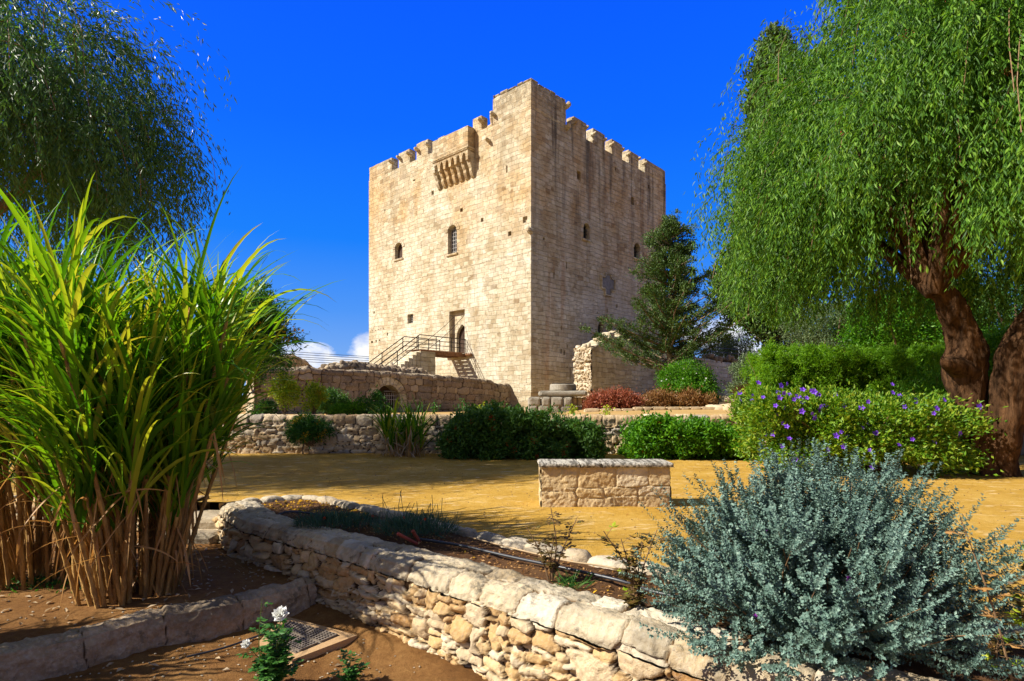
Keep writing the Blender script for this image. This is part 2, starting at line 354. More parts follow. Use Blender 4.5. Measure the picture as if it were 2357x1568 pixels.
def m_castle(name, runoff_streaks=True):
    t = NT(name); tc = t.n('ShaderNodeTexCoord'); ob = tc.outputs['Object']; geo = t.n('ShaderNodeNewGeometry')
    sp = t.n('ShaderNodeSeparateXYZ'); t.l(ob, sp.inputs[0])
    hcoord = t.math('ADD', sp.outputs[0], sp.outputs[1]); zc = sp.outputs[2]
    cb = t.n('ShaderNodeCombineXYZ'); t.l(hcoord, cb.inputs[0]); t.l(zc, cb.inputs[1])
    # wavy joints
    nzv = t.n('ShaderNodeTexNoise'); nzv.inputs['Scale'].default_value = .9; nzv.inputs['Detail'].default_value = 5; t.l(ob, nzv.inputs['Vector'])
    sub = t.n('ShaderNodeVectorMath', operation='SUBTRACT'); t.l(nzv.outputs['Color'], sub.inputs[0]); sub.inputs[1].default_value = (.5, .5, .5)
    scl = t.n('ShaderNodeVectorMath', operation='MULTIPLY'); t.l(sub.outputs[0], scl.inputs[0]); scl.inputs[1].default_value = (.5, .22, 0)
    add = t.n('ShaderNodeVectorMath', operation='ADD'); t.l(cb.outputs[0], add.inputs[0]); t.l(scl.outputs[0], add.inputs[1])
    def bricks(w, h, off, mort=.012, freq=2, sq=1.0):
        b = t.n('ShaderNodeTexBrick', offset=off, offset_frequency=freq, squash=sq, squash_frequency=3); t.l(add.outputs[0], b.inputs['Vector'])
        b.inputs['Color1'].default_value = (0, 0, 0, 1); b.inputs['Color2'].default_value = (1, 1, 1, 1); b.inputs['Mortar'].default_value = (.5, .5, .5, 1)
        b.inputs['Scale'].default_value = 1; b.inputs['Mortar Size'].default_value = mort; b.inputs['Mortar Smooth'].default_value = .4
        b.inputs['Brick Width'].default_value = w; b.inputs['Row Height'].default_value = h; return b
    b1 = bricks(.66, .29, .37, sq=.6); b2 = bricks(.43, .26, .61, sq=1.6); b3 = bricks(1.35, .55, .42)
    pick = t.ramp(t.noise(ob, .55, 3), [(.48, 0.0), (.5, 1.0)])
    fac = t.mix(pick, b1.outputs['Fac'], b2.outputs['Fac']); rnd = t.mix(pick, b1.outputs['Color'], b2.outputs['Color'])
    rnd = t.mix(.18, rnd, b3.outputs['Color'])
    c = t.ramp(rnd, [(.0, (.26, .195, .125)), (.12, (.40, .325, .22)), (.3, (.48, .41, .29)), (.55, (.53, .465, .34)), (.8, (.58, .52, .40)), (.95, (.62, .58, .47)), (1., (.42, .31, .18))])
    n1 = t.noise(ob, 2.6, 8, .7); n2 = t.noise(ob, 13, 8, .7); n3 = t.noise(ob, .28, 5, .62)
    c = t.mix(t.ramp(n1, [(.42, 0.0), (.68, .5)]), c, t.mix(1., c, (.72, .60, .44), 'MULTIPLY'))
    c = t.mix(t.ramp(n2, [(.5, 0.0), (.75, .35)]), c, (.34, .24, .14))
    # weather-bleached belt low down, ochre higher up
    hz = t.math('DIVIDE', zc, 18.0, True)
    och = t.math('MULTIPLY', t.ramp(n3, [(.44, 0.0), (.6, 1.0)]), t.ramp(hz, [(.45, 0.0), (.75, .75), (1., .6)]))
    c = t.mix(och, c, t.mix(1., c, (1.02, .74, .42), 'MULTIPLY'))
    pale = t.math('MULTIPLY', t.ramp(t.noise(ob, .4, 6, .65), [(.45, 0.0), (.62, 1.0)]), t.ramp(hz, [(.08, .2), (.2, .85), (.6, .65), (.85, .15)]))
    c = t.mix(t.math('MULTIPLY', pale, .8), c, (.74, .70, .60))
    # horizontal bedding lines in each block
    mp = t.n('ShaderNodeMapping'); mp.inputs['Scale'].default_value = (1.2, 1.2, 14); t.l(ob, mp.inputs[0])
    bed = t.noise(mp.outputs[0], 1.2, 6, .72); c = t.mix(t.ramp(bed, [(.5, 0.0), (.66, .62)]), c, (.33, .245, .15)); pit = t.noise(ob, 5.5, 7, .75); c = t.mix(t.ramp(pit, [(.60, 0.0), (.68, .6)]), c, (.17, .11, .06))
    # run-off streaks and black growth
    if runoff_streaks:
        mp2 = t.n('ShaderNodeMapping'); mp2.inputs['Scale'].default_value = (1, 1, .07); t.l(ob, mp2.inputs[0])
        st = t.noise(mp2.outputs[0], 1.5, 5, .6)
        top = t.ramp(hz, [(.3, .0), (.65, .45), (.92, 1.0)])
        sm = t.math('MULTIPLY', t.ramp(st, [(.5, 0.0), (.62, 1.0)]), top)
        onright = t.math('MULTIPLY', t.ramp(sp.outputs[1], [(0.0, 1.0), (.03, .25)]), .8)
        c = t.mix(t.math('MULTIPLY', sm, onright), c, (.06, .052, .045))
        rs = t.noise(mp2.outputs[0], 1.1, 4, .6); c = t.mix(t.math('MULTIPLY', t.ramp(rs, [(.56, 0.0), (.66, .5)]), onright), c, (.38, .19, .07))
        cap = t.math('MULTIPLY', t.ramp(t.noise(ob, 3.5, 6, .7), [(.4, 0.0), (.6, 1.0)]), t.ramp(t.math('DIVIDE', zc, 20., True), [(.865, 0.0), (.95, .75)]))
        c = t.mix(cap, c, (.10, .09, .07))
    mort = t.ramp(t.noise(ob, 3., 3), [(.47, (.20, .14, .085)), (.62, (.62, .54, .40))])
    c = t.mix(t.math('MULTIPLY', fac, .6), c, mort)
    n5 = t.noise(ob, 1.1, 9, .72); c = t.mix(t.ramp(n5, [(.44, 0.0), (.62, .55)]), c, t.mix(1., c, (.66, .62, .55), 'MULTIPLY')); c = t.mix(1.0, c, (1.14, 1.15, 1.11), 'MULTIPLY')
    hh = t.math('SUBTRACT', t.math('MULTIPLY', n1, .6), fac)
    hh = t.math('ADD', hh, t.math('MULTIPLY', n2, .5)); hh = t.math('ADD', hh, t.math('MULTIPLY', bed, .4))
    t.bsdf(c, .93, hh, .9, .08, .12); return t.m

M = {}
M['castle'] = m_castle('castle_stone'); M['castle_plain'] = m_castle('castle_trim_stone', False)
M['sand'] = m_ground('sand', [(.38, .205, .032), (.57, .335, .058), (.70, .45, .12)], 3, spots=(.74, .57, .31), bstr=.9, bd=.02)
M['sand2'] = m_ground('sand_upper', [(.40, .24, .08), (.50, .32, .12), (.58, .40, .18)], 3, bstr=.4, bd=.015)
M['soil'] = m_ground('soil', [(.19, .085, .028), (.32, .155, .05), (.47, .25, .085)], 5, bstr=1.0, bd=.03)
M['soil_dark'] = m_ground('soil_dark', [(.10, .05, .025), (.18, .09, .04), (.28, .15, .065)], 6, bstr=1.0, bd=.03)
M['rubble'] = m_stone('rubble_stone', [(.40, .22, .08), (.60, .40, .18), (.48, .29, .12), (.68, .50, .27), (.60, .42, .21), (.72, .62, .45), (.54, .38, .20), (.66, .56, .40)], (.045, .022, .009), stain_amt=.25, spot=.7, bstr=.9)
M['coping'] = m_stone('coping_stone', [(.50, .39, .24), (.60, .50, .34), (.42, .35, .24), (.68, .60, .46), (.52, .37, .19)], (.17, .10, .045), stain_amt=.7, nscale=7, spot=1.0, bstr=.9)
M['kerb'] = m_stone('kerb_stone', [(.36, .25, .15), (.44, .33, .21), (.33, .24, .15)], (.10, .06, .03), stain_amt=.8, nscale=9, spot=1.0, bstr=.9)
M['retain'] = m_stone('retaining_stone', [(.44, .29, .14), (.62, .47, .29), (.52, .36, .19), (.72, .61, .43), (.34, .30, .25), (.66, .50, .30)], (.055, .034, .018), spot=.6, bstr=.9)
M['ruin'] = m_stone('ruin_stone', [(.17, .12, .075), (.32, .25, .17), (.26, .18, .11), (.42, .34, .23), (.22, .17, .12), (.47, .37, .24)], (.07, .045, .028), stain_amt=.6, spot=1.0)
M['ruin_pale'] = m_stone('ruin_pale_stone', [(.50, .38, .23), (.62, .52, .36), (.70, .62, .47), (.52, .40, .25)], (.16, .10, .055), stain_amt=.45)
M['block'] = m_stone('bench_block', [(.54, .37, .17), (.66, .50, .28), (.60, .43, .21), (.68, .55, .36)], (.52, .38, .20), stain_amt=.3, spot=.4, bstr=.9)
M['slab'] = m_stone('grey_slab', [(.32, .29, .23), (.42, .38, .30)], (.3, .26, .2), stain_amt=.8, nscale=14, spot=1.0)
M['limestone'] = m_stone('limestone', [(.46, .37, .25), (.60, .52, .39), (.52, .40, .26)], (.3, .24, .16), stain_amt=.7, nscale=8, spot=1.0, bstr=.9)
M['iron'] = m_plain('dark_iron', (.035, .028, .022), .6, .4, 20, .6)
M['lightiron'] = m_plain('pale_iron', (.42, .40, .37), .5, .2, 20, .3)
M['wood'] = m_plain('weathered_wood', (.20, .09, .035), .75, .5, 9)
M['door'] = m_plain('old_door_wood', (.055, .03, .018), .8, .5, 12)
M['void'] = m_plain('dark_interior', (.02, .015, .012), .95, .3, 3)
M['glass'] = m_plain('dark_window_glass', (.02, .028, .035), .15, .2, 3, spec=.5)
M['arms'] = m_plain('carved_marble', (.21, .20, .185), .8, .3, 6, bstr=.8)
M['hose'] = m_plain('black_hose', (.03, .033, .04), .4, .2, 5, spec=.5)
M['hosetan'] = m_plain('tan_hose', (.42, .30, .17), .6, .2, 5)
M['grate'] = m_plain('manhole_iron', (.22, .18, .14), .6, .4, 30, .3)
M['concrete'] = m_ground('concrete', [(.48, .30, .15), (.58, .38, .20)], 6, bstr=.4)
M['cable'] = m_plain('power_cable', (.06, .07, .10), .6, .1, 3)
def m_bark(name, a, b, sc_=3, stretch=.18):
    t = NT(name); tc = t.n('ShaderNodeTexCoord'); mp = t.n('ShaderNodeMapping'); mp.inputs['Scale'].default_value = (1, 1, stretch); t.l(tc.outputs['Object'], mp.inputs[0])
    n1 = t.noise(mp.outputs[0], sc_ * 3, 8, .7, .5); n2 = t.noise(mp.outputs[0], sc_ * .6, 4)
    c = t.ramp(n1, [(.32, a), (.62, b)]); c = t.mix(t.ramp(n2, [(.45, 0.0), (.65, .6)]), c, [k * .55 for k in a]); t.bsdf(c, .95, n1, 1.0, .09, .1); return t.m
M['bark'] = m_bark('pepper_bark', (.016, .009, .005), (.15, .075, .034))
M['bark_grey'] = m_bark('grey_bark', (.16, .11, .07), (.36, .26, .17))
M['bark_pale'] = m_bark('pale_bark', (.42, .34, .24), (.82, .76, .63), 2, .12)
M['twig'] = m_plain('twig', (.20, .12, .06), .8, .4, 20)
M['cane'] = m_bark('cane_stalk', (.30, .14, .05), (.80, .50, .16), 5, .3)
M['L_pepper'] = m_leaf('pepper_leaf', [(.010, .035, .006), (.028, .085, .010), (.06, .16, .016), (.11, .26, .020), (.20, .36, .035), (.30, .36, .05)], trans=.38)
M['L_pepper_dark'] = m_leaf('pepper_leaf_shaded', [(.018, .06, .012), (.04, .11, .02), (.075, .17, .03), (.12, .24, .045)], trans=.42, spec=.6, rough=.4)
M['L_cane'] = m_leaf('cane_leaf', [(.010, .045, .003), (.03, .11, .005), (.06, .18, .008), (.12, .29, .012), (.26, .42, .02), (.45, .40, .05), (.40, .20, .05)], trans=.40, rough=.35)
M['L_dry'] = m_leaf('dry_leaf', [(.28, .13, .035), (.45, .24, .07), (.55, .30, .10), (.62, .44, .22)], trans=.35, tcol=(.7, .32, .07))
M['L_straw'] = m_leaf('straw_leaf', [(.30, .20, .10), (.45, .33, .19), (.62, .50, .33)], trans=.2, tcol=(.6, .4, .2))
M['L_sage'] = m_leaf('sage_leaf', [(.03, .07, .058), (.085, .155, .125), (.17, .27, .215), (.36, .47, .37)], trans=.10, tcol=(.3, .42, .25), rough=.6)
M['L_hedge'] = m_leaf('hedge_leaf', [(.045, .12, .005), (.10, .24, .008), (.18, .36, .012), (.28, .45, .02)], trans=.45)
M['L_lantana'] = m_leaf('lantana_leaf', [(.018, .065, .010), (.045, .125, .018), (.085, .19, .03), (.14, .26, .055)], trans=.25)
M['L_bright'] = m_leaf('bright_leaf', [(.02, .09, .004), (.05, .18, .006), (.11, .29, .010), (.20, .38, .02)], trans=.35)
M['L_lime'] = m_leaf('lime_leaf', [(.02, .07, .004), (.06, .16, .008), (.13, .27, .012), (.30, .40, .03), (.26, .19, .07)], trans=.35)
M['L_yellow'] = m_leaf('yellow_leaf', [(.08, .20, .008), (.22, .36, .015), (.42, .48, .03), (.60, .54, .07)], trans=.35)
M['L_cypress'] = m_leaf('cypress_leaf', [(.012, .035, .008), (.04, .085, .016), (.085, .15, .026), (.15, .22, .045)], trans=.12)
M['L_olive'] = m_leaf('olive_leaf', [(.03, .06, .02), (.08, .13, .05), (.16, .22, .10), (.26, .33, .18)], trans=.2)
M['L_red'] = m_leaf('red_leaf', [(.10, .05, .02), (.24, .07, .035), (.42, .12, .07), (.30, .18, .06)], trans=.2, tcol=(.5, .15, .05))
M['L_rust'] = m_leaf('rust_leaf', [(.10, .06, .02), (.22, .10, .03), (.32, .17, .06), (.14, .14, .03)], trans=.2, tcol=(.4, .2, .05))
M['L_blue'] = m_leaf('bluegreen_leaf', [(.02, .06, .035), (.05, .12, .07), (.10, .20, .13)], trans=.15)
M['L_rose'] = m_leaf('rose_leaf', [(.015, .06, .012), (.03, .12, .02), (.07, .2, .03), (.12, .25, .04)], trans=.3)
M['L_rosered'] = m_leaf('rose_dark_leaf', [(.06, .05, .015), (.12, .07, .02), (.10, .12, .02)], trans=.25)
M['purple'] = m_leaf('purple_petal', [(.14, .04, .50), (.22, .07, .70), (.32, .14, .85)], trans=.25, tcol=(.3, .1, .8))
M['magenta'] = m_leaf('magenta_petal', [(.35, .04, .5), (.55, .10, .7)], trans=.25, tcol=(.5, .1, .6))
M['white'] = m_leaf('white_petal', [(.80, .80, .74), (.86, .86, .82)], trans=.2, tcol=(.8, .8, .7))
M['yflower'] = m_leaf('yellow_petal', [(.75, .40, .01), (.85, .52, .02)], trans=.3, tcol=(.8, .5, .02))
M['rflower'] = m_leaf('red_petal', [(.70, .06, .015), (.8, .14, .03)], trans=.3, tcol=(.8, .1, .02))
# ------------------------------------------------------------------ the tower; local x runs along the shaded face, local y along the sunlit face
CC = np.array([1.08, 33.2]); GZ = 1.05; AV = np.array([-.735, .678]); BV = np.array([.678, .7346]); TA, TB = 16.2, 15.8
ROT = math.atan2(.7346, .678)
def zq(k, x, y):                                    # measured close-ups of the photograph -> its 2357 px coordinates
    ox, oy, s = {1: (1350, 250, 2.4129), 2: (1950, 250, 2.4117), 3: (900, 1100, 2.1427), 4: (1950, 1100, 2.2448), 5: (1350, 1150, 3.6262)}[k]
    return ((ox + x / s) * .61380, (oy + y / s) * .61380)
def LF(px, py, off=0.0):                            # pixel -> (y, z) on the sunlit face (or on the plane 'off' in front of it)
    k = (px - CX) / FP; ox, oy = CC - BV * off; u = (ox - k * oy) / (.735 + .678 * k); d = oy + .678 * u
    return u, EYE + (HY - py) * d / FP - GZ
def RF(px, py, off=0.0):
    k = (px - CX) / FP; ox, oy = CC - AV * off; v = (k * oy - ox) / (.678 - .7346 * k); d = oy + .7346 * v
    return v, EYE + (HY - py) * d / FP - GZ
tower = thing('castle_tower', 'tall square medieval limestone keep with battlements and a projecting machicolation', 'castle', (CC[0], CC[1], GZ), ROT)
SILL = float(np.mean([LF(*zq(1, 290, 932))[1], LF(*zq(1, 480, 862))[1], LF(*zq(1, 1150, 560))[1]]))
MTOP = 19.29 - GZ; TTOP = 20.0 - GZ
print('sill', SILL, MTOP)

def arch_pts(y0, y1, z0, z1, pointed=False, n=10):
    w = y1 - y0; c = (y0 + y1) / 2; pts = [(y0, z0), (y1, z0)]
    if pointed:
        zs = z1 - w * .8
        for t in np.linspace(0, 1, n): a = t * math.acos(.5 / 1.0); pts.append((y0 + w * math.cos(a), zs + w * .8 / math.sin(math.acos(.5)) * math.sin(a)))
        for t in np.linspace(1, 0, n)[1:]: a = t * math.acos(.5); pts.append((y1 - w * math.cos(a), zs + w * .8 / math.sin(math.acos(.5)) * math.sin(a)))
    else:
        r = w / 2; zs = z1 - r * .9
        for t in np.linspace(0, math.pi, 2 * n): pts.append((c + r * math.cos(t), zs + r * .9 * math.sin(t)))
    return pts
def prism(G_, pts, a0, a1, face, m=0):
    """extrude an outline standing on a face from depth a0 to a1 (into the wall)"""
    n = len(pts); P = np.array(pts)
    def mk(a): return np.stack([np.full(n, a), P[:, 0], P[:, 1]], 1) if face == 'L' else np.stack([P[:, 0], np.full(n, a), P[:, 1]], 1)
    V = np.concatenate([mk(a0), mk(a1)]); i = np.arange(n); j = (i + 1) % n
    s = np.stack([i, j, j + n, i + n], 1)
    G_.add(V, s if face == 'L' else s[:, ::-1], m)
    A = np.arange(n)[None, :]; B = A + n
    G_.add(V, A[:, ::-1] if face == 'L' else A, m); G_.add(V, B if face == 'L' else B[:, ::-1], m)
def weld(o):
    import bmesh
    bm = bmesh.new(); bm.from_mesh(o.data); bmesh.ops.remove_doubles(bm, verts=bm.verts, dist=1e-5); bmesh.ops.recalc_face_normals(bm, faces=bm.faces); bm.to_mesh(o.data); bm.free()
def bool_cut(o, cutters):
    for c in cutters:
        weld(c); md = o.modifiers.new('cut', 'BOOLEAN'); md.operation = 'DIFFERENCE'; md.solver = 'EXACT'; md.object = c
    dg = bpy.context.evaluated_depsgraph_get(); me = bpy.data.meshes.new_from_object(o.evaluated_get(dg)); old = o.data
    o.modifiers.clear(); o.data = me; bpy.data.meshes.remove(old)
    for c in cutters: d = c.data; bpy.data.objects.remove(c); bpy.data.meshes.remove(d)

body = G(); box(body, 0, TB, 0, TA, -.6, SILL); body = body.obj('wall', M['castle'], tower, local=True); weld(body)
cut = []
def rect(k, x0, y0, x1, y1, face):
    f = LF if face == 'L' else RF
    a = f(*zq(k, x0, (y0 + y1) / 2)); b = f(*zq(k, x1, (y0 + y1) / 2)); xm = (x0 + x1) / 2
    return min(a[0], b[0]), max(a[0], b[0]), f(*zq(k, xm, y1))[1], f(*zq(k, xm, y0))[1]
def P2(x, y): return None
def hole(r, depth, face, pts=None):
    c = G(); p = pts or [(r[0], r[2]), (r[1], r[2]), (r[1], r[3]), (r[0], r[3])]
    prism(c, p, -.3, depth, face); o = c.obj('cutter', M['void'], tower, local=True); cut.append(o)
def back(r, depth, face, mat, name='window_back'):
    b = G()
    if face == 'L': box(b, depth - .06, depth + .02, r[0] - .02, r[1] + .02, r[2] - .02, r[3] + .02)
    else: box(b, r[0] - .02, r[1] + .02, depth - .06, depth + .02, r[2] - .02, r[3] + .02)
    return b.obj(name, mat, tower, local=True)
def grille(r, depth, face, nv, nh, parent, mat, rr=.018):
    b = G()
    for i in range(nv):
        y = r[0] + (r[1] - r[0]) * (i + .7) / (nv + .4)
        p = [(depth, y, r[2]), (depth, y, r[3])]; tube(b, [q if face == 'L' else (q[1], q[0], q[2]) for q in p], rr, 5)
    for i in range(nh):
        z = r[2] + (r[3] - r[2]) * (i + .7) / (nh + .4)
        p = [(depth + .01, r[0], z), (depth + .01, r[1], z)]; tube(b, [q if face == 'L' else (q[1], q[0], q[2]) for q in p], rr, 5)
    return b.obj('grille', mat, parent, local=True)
# sunlit face
def win(r, face, depth, arched, bars=None, mat='glass', hood=True, sill=True, label=None):
    pts = arch_pts(r[0], r[1], r[2], r[3]) if arched else None
    hole(r, depth, face, pts); w = back(r, depth, face, M[mat], 'window')
    if label: w['label'] = label
    if bars: grille(r, depth - .16, face, bars[0], bars[1], w, M['lightiron' if bars[2] else 'iron'])
    if sill:
        b = G(); e = .12
        if face == 'L': rough_box(b, (-.10, r[0] - e, r[2] - .16), (.25, r[1] + e, r[2] - .012), .1, .012)
        else: rough_box(b, (r[0] - e, -.10, r[2] - .16), (r[1] + e, .25, r[2] - .012), .1, .012)
        b.obj('sill', M['castle_plain'], w, local=True)
    if hood and arched:
        b = G(); rr = (r[1] - r[0]) / 2; c = (r[0] + r[1]) / 2; zs = r[3] - rr * .9; n = 9
        for i in range(n):
            a0 = math.pi * i / n + .02; a1 = math.pi * (i + 1) / n - .02; R1 = rr * 1.03; R2 = rr + .27
            q = [(c + R1 * math.cos(a0), zs + R1 * .9 * math.sin(a0)), (c + R2 * math.cos(a0), zs + R2 * .95 * math.sin(a0)), (c + R2 * math.cos(a1), zs + R2 * .95 * math.sin(a1)), (c + R1 * math.cos(a1), zs + R1 * .9 * math.sin(a1))]
            prism(b, q, -.035, .2, face)
        b.obj('window_arch', M['castle_plain'], w, local=True)
    return w
win(rect(1, 795, 1435, 876, 1690, 'L'), 'L', .42, True, (5, 7, 1), label='arched window with pale iron grille')
def rp(x0, y0, x1, y1, face):
    f = LF if face == 'L' else RF
    a = f(x0, (y0 + y1) / 2)[0]; b = f(x1, (y0 + y1) / 2)[0]
    return min(a, b), max(a, b), f((x0 + x1) / 2, y1)[1], f((x0 + x1) / 2, y0)[1]
win(rp(909, 559, 926, 595, 'L'), 'L', .34, True, None, 'door', label='arched window with a brown shutter')
win(rect(5, 645, 102, 722, 228, 'L'), 'L', .4, False, (3, 4, 1), sill=False, label='small square barred window')
for q in [(1, 647, 1122, 668, 1160), (1, 905, 1280, 930, 1316), (1, 1092, 1368, 1117, 1406), (1, 1340, 1490, 1370, 1532), (1, 1322, 893, 1335, 960), (1, 222, 1290, 230, 1310), (1, 480, 1020, 500, 1036), (5, 183, 68, 200, 95), (5, 162, 318, 171, 334),
          (5, 204, 318, 214, 332), (5, 246, 307, 256, 320), (5, 278, 296, 289, 310), (5, 311, 290, 321, 304), (5, 366, 355, 382, 395), (5, 150, 466, 176, 496), (5, 210, 452, 228, 488), (5, 255, 445, 270, 470), (1, 1410, 350, 1436, 388)]:
    hole(rect(*q, 'L'), .4 if q[1] != 1410 else .12, 'L')
hole(rect(1, 1472, 1356, 1514, 1412, 'L'), .16, 'L')
# drawbridge recess and door
RR = rect(5, 1213, 50, 1424, 628, 'L'); RZ = 4.65 - GZ; RR = (RR[0], RR[1], RZ, RR[3]); hole(RR, .32, 'L')
DR = rect(5, 1262, 235, 1415, 628, 'L'); DR = (DR[0], DR[1], RZ, DR[3]); hole(DR, .62, 'L', arch_pts(DR[0], DR[1], RZ, DR[3], True))
d = G()
for i in range(7):
    a = DR[0] - .05 + (DR[1] - DR[0] + .1) * i / 7; b_ = DR[0] - .05 + (DR[1] - DR[0] + .1) * (i + 1) / 7 - .015; box(d, .54, .60, a, b_, RZ, DR[3] + .05)
door = d.obj('door', M['door'], tower, local=True)
d = G(); rk = .025
tube(d, [(.53, DR[0] + .45, RZ + 1.0), (.49, DR[0] + .45, RZ + 1.0), (.49, DR[0] + .45, RZ + 1.25), (.53, DR[0] + .45, RZ + 1.25)], rk, 6); d.obj('handle', M['iron'], door, local=True)
# shaded face
win(rect(2, 573, 1418, 628, 1560, 'R'), 'R', .36, True, (2, 4, 0), label='tall arched window in the shaded face')
win(rp(1459, 560, 1473, 594, 'R'), 'R', .36, True, (2, 3, 0)); win(rect(4, 656, 242, 705, 375, 'R'), 'R', .36, True, (1, 3, 0))
for q in [(2, 516, 945, 550, 1026), (2, 1006, 1180, 1032, 1252), (2, 858, 908, 867, 940), (2, 1156, 1070, 1166, 1100), (2, 207, 1545, 225, 1568), (4, 340, 470, 355, 508), (4, 344, 275, 354, 308), (4, 511, 303, 521, 333), (4, 728, 130, 741, 162), (4, 418, 630, 427, 720),
          (4, 396, 434, 405, 458), (4, 649, 158, 657, 174), (4, 393, 614, 402, 632)]:
    hole(rect(*q, 'R'), .5, 'R')
for px, py, w, h in ((1304, 610, 3, 17), (1275, 633, 3, 14), (1299, 812, 4, 11), (1420, 705, 4, 8)): hole(rp(px - w / 2, py - h / 2, px + w / 2, py + h / 2, 'R'), .5, 'R')
bool_cut(body, cut); cut = []
# carved coat of arms in a cross shaped frame
r = rp(1384, 632, 1413, 679, 'R'); cy = (r[0] + r[1]) / 2; cz = (r[2] + r[3]) / 2; w = r[1] - r[0]; h = r[3] - r[2]
pan = G(); rough_box(pan, (cy - w * .2, -.05, cz - h * .5), (cy + w * .2, .1, cz + h * .5), .1, .03); rough_box(pan, (cy - w * .5, -.045, cz - h * .2), (cy + w * .5, .1, cz + h * .3), .1, .03)
pan = pan.obj('carved_panel', M['arms'], tower, local=True)
fr = G(); t_ = .09
for a, b_, c, e in ((-.2, .2, .5, .5), (-.2, .2, -.5, -.5)): box(fr, cy + a * w - t_, cy + b_ * w + t_, -.10, .05, cz + c * h - t_ * (c < 0), cz + c * h + t_ * (c > 0))
for s_ in (-1, 1):
    box(fr, cy + s_ * w * .5 - t_ * (s_ < 0), cy + s_ * w * .5 + t_ * (s_ > 0), -.11, .05, cz - h * .2 - t_, cz + h * .3 + t_)
    for z0, z1 in ((-.5, -.2 - t_ / h), (.3 + t_ / h, .5)): box(fr, cy + s_ * w * .2 - t_ * (s_ < 0), cy + s_ * w * .2 + t_ * (s_ > 0), -.105, .05, cz + z0 * h, cz + z1 * h)
    a, b_ = sorted((s_ * .2 * w + s_ * t_, s_ * .5 * w))
    box(fr, cy + a, cy + b_, -.10, .05, cz + h * .3, cz + h * .3 + t_); box(fr, cy + a, cy + b_, -.10, .05, cz - h * .2 - t_, cz - h * .2)
fr.obj('frame', M['castle_plain'], pan, local=True)
pg = G(); rough_box(pg, (0.62, .62, SILL - .02), (TB - .62, TA - .62, SILL + .05), .6, .02); pg.obj('roof', M['castle_plain'], tower, local=True)

lg = G(); zl = 9.06
for k, (a0, a1) in enumerate(((0, 3.1), (3.12, 7.4), (7.41, 11.8), (11.83, TA))): rough_box(lg, (-.035, a0, zl - .05), (.05, a1, zl + .05), .3, .008, seed=k)
for k, (a0, a1) in enumerate(((.06, 4.2), (4.22, 9.0), (9.03, TB))): rough_box(lg, (a0, -.04, zl - .06), (a1, .05, zl + .05), .3, .008, seed=k + 9)
lg.obj('string_course', M['castle_plain'], tower, local=True)
# battlements
rg = np.random.default_rng(4)
def merlon(x0, x1, y0, y1, z0, z1, nm='merlon', seed=0):
    b = G(); rough_box(b, (x0, y0, z0), (x1, y1, z1), .14, .022, seed=seed, rnd=.06)
    return b.obj(nm, M['castle'], tower, local=True)
TH = .62
uT = LF(*zq(1, 1195, 400))[0]; vT = RF(*zq(2, 422, 400))[0]
for i, (x0, x1) in enumerate(((80, 285), (345, 445), (505, 613), (700, 760), (1015, 1097))):
    ym = {0: 870, 1: 800, 2: 700, 3: 640, 4: 470}[i]
    ya = LF(*zq(1, x1, ym))[0]; yb = LF(*zq(1, x0, ym))[0]
    if i == 0: yb = TA
    merlon(.003 * i, TH, ya, yb, SILL, MTOP + rg.normal() * .04 - (.25 if i == 3 else 0), seed=i)
ms = []
for i, (x0, x1) in enumerate(((487, 605), (665, 772), (833, 930), (985, 1078), (1130, 1318))):
    ym = {0: 560, 1: 650, 2: 750, 3: 830, 4: 920}[i]
    va = RF(*zq(2, x0, ym))[0]; vb = RF(*zq(2, x1, ym))[0]
    if i == 4: vb = TB
    merlon(va, vb, .002 * i, TH, SILL, MTOP + rg.normal() * .03, seed=10 + i); ms.append((va, vb))
z_ = (MTOP + SILL) / 2
for a0, a1 in ((1.2, 3.2), (4.6, 6.6), (8.0, 10.0), (11.4, 13.4)):          # the two far sides
    merlon(TB - TH, TB, a0, a1, SILL, MTOP, seed=int(a0 * 7)); merlon(a0, a1, TA - TH, TA, SILL, MTOP, seed=int(a0 * 9))
# corner turret: solid ashlar with uneven courses on top
tu = G(); rough_box(tu, (0.0, 0.0, SILL), (vT, uT, TTOP - .12), .16, .02, seed=31, rnd=.07)
yy = 0
while yy < uT - .1:
    w = rg.uniform(.35, .7); y2 = min(uT, yy + w); hh = rg.uniform(-.02, .10); rough_box(tu, (0.02, yy + .01, TTOP - .14), (.7, y2 - .01, TTOP + hh), .12, .012, seed=int(yy * 9), rnd=.08); yy = y2
xx = .72
while xx < vT - .1:
    w = rg.uniform(.35, .7); x2 = min(vT, xx + w); hh = rg.uniform(-.04, .05); rough_box(tu, (xx + .01, 0.02, TTOP - .14), (x2 - .01, .7, TTOP + hh), .12, .012, seed=int(xx * 9) + 50, rnd=.08); xx = x2
rough_box(tu, (0.0, uT, SILL), (.5, uT + .28, TTOP - .75), .12, .05, seed=33, rnd=.1); rough_box(tu, (0.03, uT + .02, SILL), (.45, uT + .5, SILL + .18), .1, .04, seed=37)
tu.obj('corner_turret', M['castle'], tower, local=True)
# ragged course just under the crenels
cr = G(); y = uT + .3
while y < TA - .8:
    w = rg.uniform(.3, .8); rough_box(cr, (.01, y, SILL - .02), (.6, min(TA - .1, y + w - .02), SILL + rg.uniform(.0, .12)), .1, .015, seed=int(y * 13), rnd=.06); y += w
cr.obj('crenel_sill', M['castle_plain'], tower, local=True)

